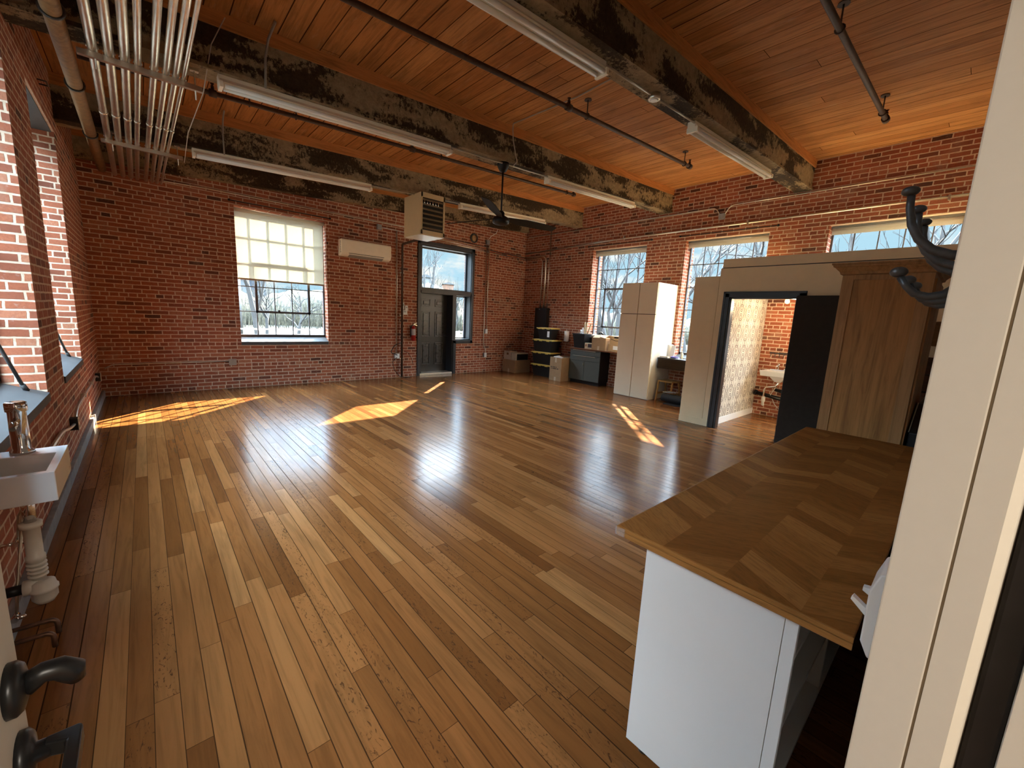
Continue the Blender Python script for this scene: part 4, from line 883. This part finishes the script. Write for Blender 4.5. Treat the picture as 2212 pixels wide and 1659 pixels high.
# ------------------------------------------------------------------ hand sink on the left wall
t = thing('hand_sink', 'small square white hand sink on the left brick wall', 'sink', (-.47, 2.81, .715), 'wall sinks')
m_ = MB(); basin(m_, XL, -.343, 2.59, 3.04, .715, .85, (.03, .030, .03, .12), .09, 0); m_.build('basin', CERAM, t, bev=.004)
m_ = MB(); m_.lathe([(.043, .85), (.041, .862), (.033, .872), (.031, 1.055), (.037, 1.058), (.037, 1.098), (.030, 1.103), (.0, 1.10)], (-.49, 2.985, 0), n=28); fa = m_.build('faucet', CHROME, t)
m_ = MB(); m_.tube([(-.49, 2.96, 1.015), (-.49, 2.90, 1.008), (-.49, 2.86, .995)], [.014, .013, .011], 14); m_.build('spout', CHROME, fa)
MB().cyl((-.47, 2.81, .72), (-.47, 2.81, .555), .022, 16).build('tailpiece', CHROME, t)
m_ = MB(); m_.lathe([(.026, .20), (.026, .36), (.034, .362), (.034, .385), (.029, .39), (.029, .53), (.038, .532), (.038, .555), (.022, .558)], (-.47, 2.81, 0), n=20)
for z in (.285, .305, .325, .345): m_.lathe([(.026, z-.006), (.035, z-.003), (.035, z+.003), (.026, z+.006)], (-.47, 2.81, 0), n=18)
m_.build('drain_pipe', PVC, t)
m_ = MB(); m_.lathe([(.0, .145), (.03, .15), (.045, .175), (.045, .21), (.05, .213), (.05, .225), (.045, .228), (.04, .255), (.02, .265)], (-.455, 2.79, 0), n=20); m_.build('trap', PVC, t)
m_ = MB(); m_.tube([(-.47, 2.80, .235), (-.52, 2.80, .235)], .036, 14); m_.build('trap_nut', PVC, t)
MB().tube([(-.51, 2.80, .235), (XL, 2.80, .235)], .024, 14).build('waste_pipe', BLACK, t)
for dy, z in ((.16, .40), (-.05, .12)):
    m_ = MB(); m_.tube([(XL, 2.81+dy, z), (-.55, 2.81+dy, z)], .009, 8); m_.tube([(-.55, 2.79+dy, z), (-.55, 2.84+dy, z)], .013, 10); m_.sphere((-.535, 2.81+dy, z), .018, (1.2, .6, .6)); m_.build('stop_valve', CHROME, t)
    MB().tube([(-.55, 2.84+dy, z), (-.54, 2.86+dy, z+.12), (-.50, 2.90, .60), (-.50, 2.93, .715)], .006, 8).build('supply_hose', STEEL, t)
for y, x, lab in ((2.73, -.42, 'bent copper pipe stub at the floor under the sink, nearer the wall end'), (2.62, -.42, 'bent copper pipe stub at the floor under the sink, nearer the camera')):
    conduit(lab, bend([(XL, y+.01, .075), (x, y, .075), (x, y, 0)], .03), .010, COPPER, 'pipe', 'copper stubs by the sink', 'copper_pipe')
# ------------------------------------------------------------------ chevron-topped island
def chevron_mat():
    m, n, b = matnew('chevron_veneer'); P = n.sep(pos(n)); x, y = P[0], P[1]
    v = n.m('DIVIDE', n.m('SUBTRACT', y, .0), .1955); bnd = n.m('FLOOR', v); fv = n.m('FRACT', v)
    par = n.m('MODULO', bnd, 2); tri = n.m('ABSOLUTE', n.m('SUBTRACT', n.m('MULTIPLY', par, 1), fv))
    xs = n.m('DIVIDE', n.m('ADD', x, n.m('MULTIPLY', tri, .115)), .105); pl = n.m('FLOOR', xs)
    idv = n.white(n.xyz(bnd, pl, 4.1)); id2 = n.white(n.xyz(bnd, pl, 8.3))
    along = n.m('SUBTRACT', n.m('MULTIPLY', fv, .1955), 0); across = n.m('FRACT', xs)
    g = n.noise(n.xyz(n.m('ADD', n.m('MULTIPLY', across, 3.2), n.m('MULTIPLY', idv, 80)), n.m('ADD', n.m('MULTIPLY', along, 6), n.m('MULTIPLY', id2, 33)), 0), 1.8, 6, .62, 1.6)
    c = n.ramp(idv, [(0, (.215, .075, .017)), (.4, (.255, .094, .022)), (.75, (.295, .112, .027)), (1, (.35, .14, .036))])
    c = n.mix(n.m('MULTIPLY', n.step(g, .42, .68), .5), c, n.mix(.6, c, (.04, .016, .007)))
    n.put(b.inputs['Base Color'], c); b.inputs['Roughness'].default_value = .5; b.inputs['Specular IOR Level'].default_value = .015
    n.put(b.inputs['Normal'], n.bump(g, .05, .001)); return m
CHEV = chevron_mat()
EDGE = wood('orange_edge_wood', (.33, .135, .035), 1, .35)
t = thing('island_counter', 'white rolling island cabinet with a chevron wood top', 'counter', (2.5, .42, 0))
top = bx(1.245, 3.80, .085, .762, .858, .885, bev=.003).build('chevron_top', CHEV, t)
m_ = MB(); m_.box(1.240, 1.2452, .083, .764, .850, .868, bev=.002); m_.box(1.2415, 1.2455, .083, .764, .869, .883, bev=.0015); m_.box(1.243, 3.80, .7605, .766, .850, .883, bev=.002); m_.build('edge_band', EDGE, top)
m_ = MB(); m_.box(1.2365, 1.262, .728, .768, .852, .881, bev=.003)
def tape_mat():
    m, n, b = matnew('clear_tape'); b.inputs['Base Color'].default_value = (.8, .78, .75, 1); b.inputs['Roughness'].default_value = .2; b.inputs['Alpha'].default_value = .16
    n.put(b.inputs['Normal'], n.bump(n.noise(objc(n), 90, 3), .5, .002)); return m
m_.build('corner_tape', tape_mat(), top)
bx(1.262, 1.282, .228, .650, .055, .850, bev=.0015).build('end_panel', WHITE, t)
bx(1.262, 1.282, .195, .2265, .055, .850, bev=.0015).build('face_stile', WHITE, t)
m_ = MB(); m_.box(1.282, 3.72, .63, .65, .055, .85); m_.box(3.70, 3.72, .20, .65, .055, .85); m_.box(1.282, 3.72, .215, .65, .055, .075); m_.box(1.282, 3.72, .215, .65, .835, .850); m_.build('carcass', WHITE, t)
for z in (.32, .58): bx(1.282, 3.70, .225, .63, z, z+.02).build('shelf', WHITE, t)
for x in (2.1, 2.9): bx(x, x+.02, .22, .63, .075, .835).build('divider', WHITE, t)
for x, y in ((1.31, .60), (1.31, .26), (3.66, .60), (3.66, .26)):
    m_ = MB(); m_.lathe([(.018, -.011), (.025, -.008), (.025, .008), (.018, .011)], (x, y, .025), 'Y', 16); m_.box(x-.016, x+.016, y-.014, y+.014, .042, .055); m_.build('caster', IRON, t)
# ------------------------------------------------------------------ armoire
ARM = wood('brown_stained_oak', (.42, .19, .060), 2, .42, .5, 1.0)
ARMF = wood('brown_stained_frame', (.40, .20, .078), 2, .42, .55, 1.0)
t = thing('tall_wood_cabinet', 'tall brown wooden cabinet with crown moulding at the counter end', 'cabinet', (4.3, .47, 0))
X0, X1, Y0_, Y1_ = 3.862, 4.60, .232, .712
bx(X0, X1, Y0_, Y1_, 0, 2.034).build('carcass', ARMF, t)
m_ = MB(); s_ = .066
for a in ((Y0_, Y0_+s_, 0, 2.034), (Y1_-s_, Y1_, 0, 2.034), (Y0_+s_, Y1_-s_, 2.0, 2.034), (Y0_+s_, Y1_-s_, 0, .12)): m_.box(X0-.016, X0, a[0], a[1], a[2], a[3], bev=.002)
m_.build('side_frame', ARMF, t)
bx(X0-.006, X0, Y0_+s_, Y1_-s_, .12, 2.0).build('side_panel', ARM, t)
m_ = MB(); prof = [(.002, 2.035), (.014, 2.04), (.018, 2.055), (.045, 2.085), (.055, 2.09), (.055, 2.10), (.064, 2.104), (.064, 2.115)]
rings = []
for o_, z in prof:
    rings.append([m_.b.verts.new(p) for p in ((X0-.016-o_, Y0_-o_, z), (X1+o_, Y0_-o_, z), (X1+o_, Y1_+o_, z), (X0-.016-o_, Y1_+o_, z))])
for A, B in zip(rings, rings[1:]):
    for k in range(4): m_.b.faces.new((A[k], A[(k+1) % 4], B[(k+1) % 4], B[k]))
m_.b.faces.new(rings[-1]); m_.b.faces.new(list(reversed(rings[0]))); m_.build('crown_moulding', ARMF, t)
bx(X0+.01, X0+.36, Y0_-.012, Y0_, .10, 2.0, bev=.002).build('door', ARMF, t)
bx(X0+.37, X1-.01, Y0_-.012, Y0_, .10, 2.0, bev=.002).build('door', ARMF, t)
t = thing('black_case', 'black case standing behind the wooden cabinet, by the front wall', 'case', (4.5, .15, 0))
m_ = MB(); m_.prism([(3.90, 0), (3.90, .96), (4.25, 1.13), (4.9, 1.13), (4.9, 0)], .05, .205, 'Y'); m_.build('case_body', BLACK, t, bev=.006)
m_ = MB(); m_.tube([(3.90, .206, .965), (4.25, .206, 1.134)], .004, 6); m_.build('edge_trim', STEEL, t)
LOG = wood('live_edge_bark', (.17, .085, .032), 1, .7, .35, 1.8)
t = thing('live_edge_slab', 'wavy brown live-edge wood slab hung on the washroom wall', 'wood slab', (6.70, .24, 1.5))
m_ = MB(); pts = [(.02, 1.52)]+[(.02+.42*i/10, 1.53+.018*math.sin(i*1.7)) for i in range(11)]+[(.44-.42*i/10, 1.785-.015*math.sin(i*1.3)) for i in range(11)]; m_.prism(pts[1:], 6.70, 6.755, 'X'); m_.build('slab', LOG, t)
t = thing('reclaimed_wood_stack', 'stack of dark reclaimed boards leaning at the washroom wall', 'boards', (6.6, .25, 0))
for i in range(7):
    m_ = MB(); z0 = i*.20; m_.box(6.62+.012*(i % 2), 6.755, .05, .41-.01*(i % 3), z0, z0+.19, bev=.006); m_.build('board', wood('dark_reclaimed_board', (.075, .038, .020), 1, .75, .4, 1.5), t)
# ------------------------------------------------------------------ sink alcove
t = thing('alcove_sink_unit', 'dark sink unit with black tap between cupboard and washroom', 'sink unit', (8.4, 3.8, .68))
m_ = MB(); basin(m_, 8.08, 8.69, 3.20, 4.40, .885, .915, (.10, .12, .25, .25), .02, 0); m_.build('worktop', pm('dark_laminate', (.035, .030, .025), .35), t)
bx(8.10, 8.69, 3.20, 4.40, .69, .885, bev=.003).build('apron', wood('dark_brown_apron', (.05, .030, .016), 1, .4), t)
m_ = MB(); m_.tube([(8.60, 3.62, .91), (8.60, 3.62, 1.14), (8.585, 3.62, 1.21), (8.54, 3.63, 1.245), (8.49, 3.64, 1.245), (8.445, 3.66, 1.20), (8.43, 3.665, 1.12)], .013, 12); m_.tube([(8.43, 3.665, 1.13), (8.42, 3.668, 1.06)], [.014, .019], 12); m_.lathe([(.03, .91), (.028, .93), (.014, .94)], (8.60, 3.62, 0), n=14); m_.build('tap', BLACK, t)
m_ = MB(); m_.tube([(8.42, 3.86, .70), (8.42, 3.86, .42), (8.43, 3.85, .36), (8.47, 3.80, .34)], .026, 12)
for z in (.48, .64): m_.lathe([(.026, z-.02), (.036, z-.018), (.036, z+.018), (.026, z+.02)], (8.42, 3.86, 0), n=14)
m_.build('drain_pipe', PVC, t)
t = thing('paper_towel_roll', 'white paper towel roll standing on the alcove sink unit', 'paper towel', (8.30, 4.27, .915), 'paper towel rolls')
m_ = MB(); m_.lathe([(.02, .916), (.062, .916), (.062, 1.19), (.02, 1.19)], (8.32, 4.27, 0)); m_.build('paper_roll', WHITEP, t)
m_ = MB(); m_.prism([(8.25, .917), (8.262, .917), (8.30, 1.185), (8.29, 1.185)], 4.14, 4.26, 'Y'); tag(m_.build('white_towel', WHITEP), 'folded white towel leaning on the standing paper roll', 'towel')
tag(bx(8.12, 8.24, 4.20, 4.38, .916, .95, bev=.008).build('soap_box', WHITEP), 'flat white box on the sink unit edge by the cupboard', 'box')
m_ = MB(); m_.sphere((8.18, 4.08, .941), .06, (1, 1.5, .4)); tag(m_.build('purple_cloth', pm('purple_cloth', (.12, .10, .32), .8)), 'small crumpled purple cloth on the alcove sink unit', 'cloth')
def crumple(c, r, sc, name, mat, lab, cat):
    t_ = bmesh.new(); bmesh.ops.create_icosphere(t_, subdivisions=3, radius=r); q = random.Random(5)
    for v in t_.verts:
        k = 1+.22*math.sin(v.co.x*90+1)*math.sin(v.co.y*70)+.12*q.random(); v.co = Vector((v.co.x*sc[0]*k, v.co.y*sc[1]*k, max(-r*.5, v.co.z*sc[2]*k)))
    m_ = MB(); m_._join(t_, Matrix.Translation(c)); return tag(m_.build(name, mat), lab, cat)
crumple((8.45, 3.80, .98), .10, (1, 1.2, 1), 'plastic_bag', pm('pale_green_bag', (.50, .62, .50), .35, var=.35, scale=30), 'crumpled pale green plastic bag beside the black tap', 'bag')
m_ = MB(); m_.lathe([(.03, .915), (.032, .92), (.032, 1.02), (.014, 1.05), (.012, 1.075), (.0, 1.078)], (8.30, 3.99, 0), n=16); tag(m_.build('soap_bottle', pm('clear_bottle', (.55, .58, .56), .2)), 'small clear soap bottle left of the green plastic bag', 'bottle')
# step stool and rolled mat
STOOL = wood('honey_stool_wood', (.40, .22, .08), 2, .45, .7)
t = thing('step_stool', 'small honey wood step stool under the alcove sink', 'stool', (8.28, 4.24, 0))
bx(8.13, 8.50, 4.05, 4.37, .40, .43, bev=.004).build('seat', STOOL, t)
for y in (4.37, 4.06):
    for xa, xb in ((8.16, 8.10), (8.46, 8.53)):
        m_ = MB(); m_.prism([(xa-.022, .40), (xa+.022, .40), (xb+.022, 0), (xb-.022, 0)], y-.022, y, 'Y'); m_.build('leg', STOOL, t)
    m_ = MB(); m_.box(8.13, 8.49, y-.02, y-.002, .13, .165); m_.build('rung', STOOL, t)
MATB = pm('black_rubber_mat', (.018, .018, .018), .7, var=.3, scale=50)
t = thing('rolled_mat', 'rolled black rubber mat on the floor in front of the stool', 'mat', (8.0, 3.85, 0))
m_ = MB(); pr_ = []
for i in range(60):
    a = i/59*4.2*math.pi; r = .035+.085*i/59; pr_.append((r*math.cos(a), r*math.sin(a)))
cxm, czm = 7.93, .125
out = [(cxm+u, czm+v*.85) for u, v in pr_]; inn = [(cxm+u*(1-.007/max(.03, math.hypot(u, v))), czm+v*.85*(1-.007/max(.03, math.hypot(u, v)))) for u, v in pr_]
ya, yb_ = 3.55, 4.12
A = [m_.b.verts.new((u, ya, v)) for u, v in out]; B = [m_.b.verts.new((u, ya, v)) for u, v in inn]; C = [m_.b.verts.new((u+.03, yb_, v)) for u, v in out]; D = [m_.b.verts.new((u+.03, yb_, v)) for u, v in inn]
for i in range(59):
    m_.b.faces.new((A[i], A[i+1], B[i+1], B[i])); m_.b.faces.new((C[i], D[i], D[i+1], C[i+1])); m_.b.faces.new((A[i], C[i], C[i+1], A[i+1])); m_.b.faces.new((B[i], B[i+1], D[i+1], D[i]))
m_.build('mat_roll', MATB, t)
m_ = MB(); m_.box(7.80, 8.05, 3.60, 4.03, .002, .028, bev=.01); m_.build('mat_flap', MATB, t)
t = thing('coiled_cable', 'thin black cord coiled on top of the rolled mat', 'cord', (7.95, 3.95, .23))
m_ = MB(); m_.tube([(7.90+.05*math.cos(a*.5), 4.02+.10*math.sin(a*.5)-.004*a, .236+.0008*a) for a in range(30)], .005, 6); m_.build('coil', pm('grey_cord', (.25, .25, .25), .5), t)
# ------------------------------------------------------------------ coat hooks and light switch on the front wall
def hook(x, lab):
    t = thing('coat_hook', lab, 'coat hook', (x, YF+.03, 1.66), 'black iron double coat hooks')
    m_ = MB(); m_.box(x-.014, x+.014, YF, YF+.008, 1.645, 1.80, bev=.003); m_.build('back_plate', IRON, t)
    m_ = MB(); P = [(YF+.004, 1.748), (YF+.02, 1.750), (YF+.042, 1.760), (YF+.060, 1.778), (YF+.072, 1.802), (YF+.078, 1.830), (YF+.079, 1.848)]
    m_.tube([(x, y, z) for y, z in P], [.0075, .0075, .007, .0065, .0060, .0055, .0055], 12); m_.sphere((x, YF+.081, 1.856), .0105, (1, 1.15, .75)); m_.build('upper_prong', IRON, t)
    m_ = MB(); P = [(YF+.004, 1.700), (YF+.018, 1.688), (YF+.035, 1.685), (YF+.052, 1.690), (YF+.064, 1.703), (YF+.073, 1.718)]
    m_.tube([(x, y, z) for y, z in P], [.0075, .007, .0065, .006, .0055, .0055], 12); m_.sphere((x, YF+.076, 1.726), .0105, (1, 1.15, .85)); m_.build('lower_prong', IRON, t)
hook(.962, 'black iron double coat hook, nearest of three past the door jamb')
hook(1.105, 'black iron double coat hook, middle of three past the door jamb')
hook(1.235, 'black iron double coat hook, farthest of three past the door jamb')
t = thing('light_switch', 'white surface-mounted light switch beside the door jamb', 'light switch', (.72, YF+.015, 1.19))
m_ = MB(); m_.prism([(1.195, YF), (1.195, YF+.004), (1.215, YF+.013), (1.285, YF+.014), (1.312, YF+.007), (1.316, YF)], .685, .765, 'X')
# prism 'X' takes (y,z) pairs
m_ = MB(); m_.prism([(YF, 1.192), (YF+.004, 1.192), (YF+.0135, 1.212), (YF+.0145, 1.285), (YF+.007, 1.312), (YF, 1.316)], .690, .760, 'X'); m_.build('switch_plate', WHITEP, t, bev=.002)
m_ = MB(); m_.prism([(YF+.012, 1.250), (YF+.030, 1.262), (YF+.032, 1.257), (YF+.013, 1.240)], .705, .715, 'X'); m_.build('toggle', WHITEP, t)
m_ = MB(); m_.prism([(YF+.012, 1.268), (YF+.024, 1.266), (YF+.024, 1.261), (YF+.013, 1.255)], .735, .745, 'X'); m_.build('toggle', WHITEP, t)
# ------------------------------------------------------------------ outdoors
GROUND = pm('winter_ground', (.019, .0145, .006), .9, var=.35, scale=.25)
struct(bx(-60, 120, -60, 160, -.5, -.3).build('ground', GROUND))
BARK = pm('pale_bark', (.022, .018, .015), .85, var=.35, scale=6, bump=.3)
def tree(x, y, h, r, seed, lab, lean=(0, 0), depth=5, spread=.55, base=.3, mat=BARK):
    q = random.Random(seed); m_ = MB()
    def grow(p, d_, L, rad, k):
        pts = [p]; c = Vector(p); dv = Vector(d_).normalized(); nseg = 3
        for i in range(nseg):
            dv = (dv + Vector((q.uniform(-.14, .14), q.uniform(-.14, .14), q.uniform(-.04, .12)))).normalized(); c = c + dv*L/nseg; pts.append(tuple(c))
        m_.tube(pts, [rad*(1-.32*i/nseg) for i in range(nseg+1)], 8 if k > 3 else (5 if k > 1 else 4), caps=False)
        if k == 0: return
        for j in range(q.choice((2, 3, 3)) if k < depth else 4):
            a = q.uniform(0, 6.283); sp_ = spread*q.uniform(.6, 1.35); o = dv.orthogonal().normalized(); o2 = dv.cross(o)
            nd = (dv + sp_*(math.cos(a)*o+math.sin(a)*o2) + Vector((0, 0, .10))).normalized()
            s0 = Vector(pts[-1]) if j < 2 else Vector(pts[q.choice((1, 2))])
            grow(tuple(s0), nd, L*q.uniform(.62, .86), rad*q.uniform(.48, .66), k-1)
    grow((x, y, -.35), (lean[0], lean[1], 1), h*base, r, depth)
    return tag(m_.build('bare_tree', mat), lab, 'tree', 'bare winter trees outside')
tree(16.5, 11.6, 9, .30, 11, 'thick leaning bare tree outside the right window nearest the back corner', (-.35, .1))
tree(15.0, 10.3, 8, .10, 12, 'thin bare tree beside the leaning trunk outside the corner window', (.1, .2))
tree(15.5, 5.55, 9, .20, 13, 'bare tree with forked trunk outside the middle right window', (.25, .3), base=.22)
tree(17.0, 7.9, 9, .26, 14, 'bare tree at the right edge of the middle right window', (-.1, .25), base=.22)
tree(15.0, 2.1, 8, .13, 15, 'bare tree whose branches fill the window above the washroom', (0, .15), base=.25)
tree(19.0, .9, 10, .16, 16, 'bare tree farther off behind the washroom window branches', (0, .1), base=.25)
tree(24, 16, 10, .2, 17, 'distant bare tree seen low through the corner window', base=.25)
tree(3.72, 21, 10, .11, 18, 'straight dark trunk seen left in the back window', (.02, 0), base=.4)
tree(5.2, 27, 6, .10, 19, 'bare scrubby tree centred in the back window', spread=.7, base=.2)
tree(7.9, 31, 6, .12, 20, 'spreading bare tree low at right of the back window', spread=.9, base=.18)
tree(14.6, 24.5, 8.5, .13, 21, 'bare tree at the left of the door transom', spread=.5, base=.25)
tree(20.5, 31, 6, .12, 22, 'small bare tree at the right of the door transom', spread=.7, base=.25)
def shrub_mat():
    m, n, b = matnew('winter_scrub'); c = n.ramp(n.noise(pos(n), 2.6, 8, .8), [(.40, (.010, .008, .004)), (.50, (.036, .029, .015)), (.60, (.070, .058, .034))]); n.put(b.inputs['Base Color'], c); b.inputs['Roughness'].default_value = .95; return m
SCRUB = shrub_mat()
m_ = MB(); q = random.Random(9)
for i in range(46):
    a = math.radians(q.uniform(4, 86)); R_ = q.uniform(46, 58); hh = q.uniform(1.6, 3.0) if not .52 < a < .59 else 4.6
    t_ = bmesh.new(); bmesh.ops.create_icosphere(t_, subdivisions=3, radius=1)
    for v in t_.verts: v.co *= 1+.12*(q.random()-.5)
    for f_ in t_.faces: f_.smooth = True
    m_._join(t_, Matrix.Translation((R_*math.sin(a), R_*math.cos(a), .4)) @ Matrix.Diagonal((4.5, 4.5, hh, 1)))
for i in range(1600):
    a = math.radians(q.uniform(3, 86)); R_ = q.uniform(38, 46); x_, y_ = R_*math.sin(a), R_*math.cos(a); hh = q.uniform(1.2, 3.4) if not .50 < a < .60 else q.uniform(3, 5.5)
    w = q.uniform(.015, .04); lx, ly = q.uniform(-.7, .7), q.uniform(-.5, .5)
    m_.tube([(x_, y_, -.3), (x_+lx*.3, y_+ly*.3, hh*.55), (x_+lx, y_+ly, hh)], [w, w*.7, w*.25], 3, caps=False)
o = m_.build('winter_scrub', SCRUB); o['kind'] = 'stuff'; o['label'] = 'band of bare winter scrub along the far bank outside'; o['category'] = 'shrubs'
def house(lab, x, y, w, d_, h, col, rz, seed):
    t = thing('house', lab, 'building', (x, y, -.3), 'buildings far outside')
    bx(x-w/2, x+w/2, y-d_/2, y+d_/2, -.3, h).build('walls', pm('house_wall', col, .8, var=.08), t)
    m_ = MB(); m_.prism([(x-w/2-.3, h), (x+w/2+.3, h), (x, h+w*.22)], y-d_/2-.3, y+d_/2+.3, 'Y'); m_.build('roof', pm('house_roof', (.04, .04, .04), .8), t)
    for i in range(3):
        for z in (.9, 3.2):
            if z+1 < h: bx(x-w/2+w*(i+.5)/3-.4, x-w/2+w*(i+.5)/3+.4, y-d_/2-.04, y-d_/2, z, z+1.2).build('window', pm('house_window', (.03, .035, .045), .2), t)
    t.rotation_euler.z = rz
house('narrow orange brick house far beyond the door transom', 64.1, 100, 2.9, 4, 9.4, (.13, .055, .028), -.5, 1)
house('tall pale house left of the orange one beyond the transom', 57.2, 100, 3.6, 4, 10.6, (.085, .08, .075), -.5, 2)
house('grey building beyond the left panes of the back window', 7.0, 62, 9, 6, 4.6, (.06, .06, .062), 0, 3)
t = thing('street_lamp', 'dark street lamp seen in the left panes of the back window', 'street lamp', (3.9, 24, -.3))
MB().tube([(3.55, 24, -.3), (3.55, 24, 2.9)], .05, 10).build('post', IRON, t)
m_ = MB(); m_.lathe([(.06, 2.9), (.16, 3.0), (.18, 3.2), (.05, 3.38), (.0, 3.45)], (3.55, 24, 0), n=12); m_.build('lantern', IRON, t)
t = thing('railing', 'low white railing along the road outside the back window', 'railing', (6, 19, -.3))
m_ = MB()
for z in (.25, .6): m_.box(-2, 14, 18.98, 19.02, z, z+.05)
m_.build('rails', WHITEP, t)
for i in range(17): bx(-2+i*1.0-.03, -2+i*1.0+.03, 18.97, 19.03, -.3, .68).build('post', WHITEP, t)
struct(bx(-10, 40, 20.2, 23.2, -.3, -.285).build('road', pm('pale_road', (.05, .045, .038), .9)))
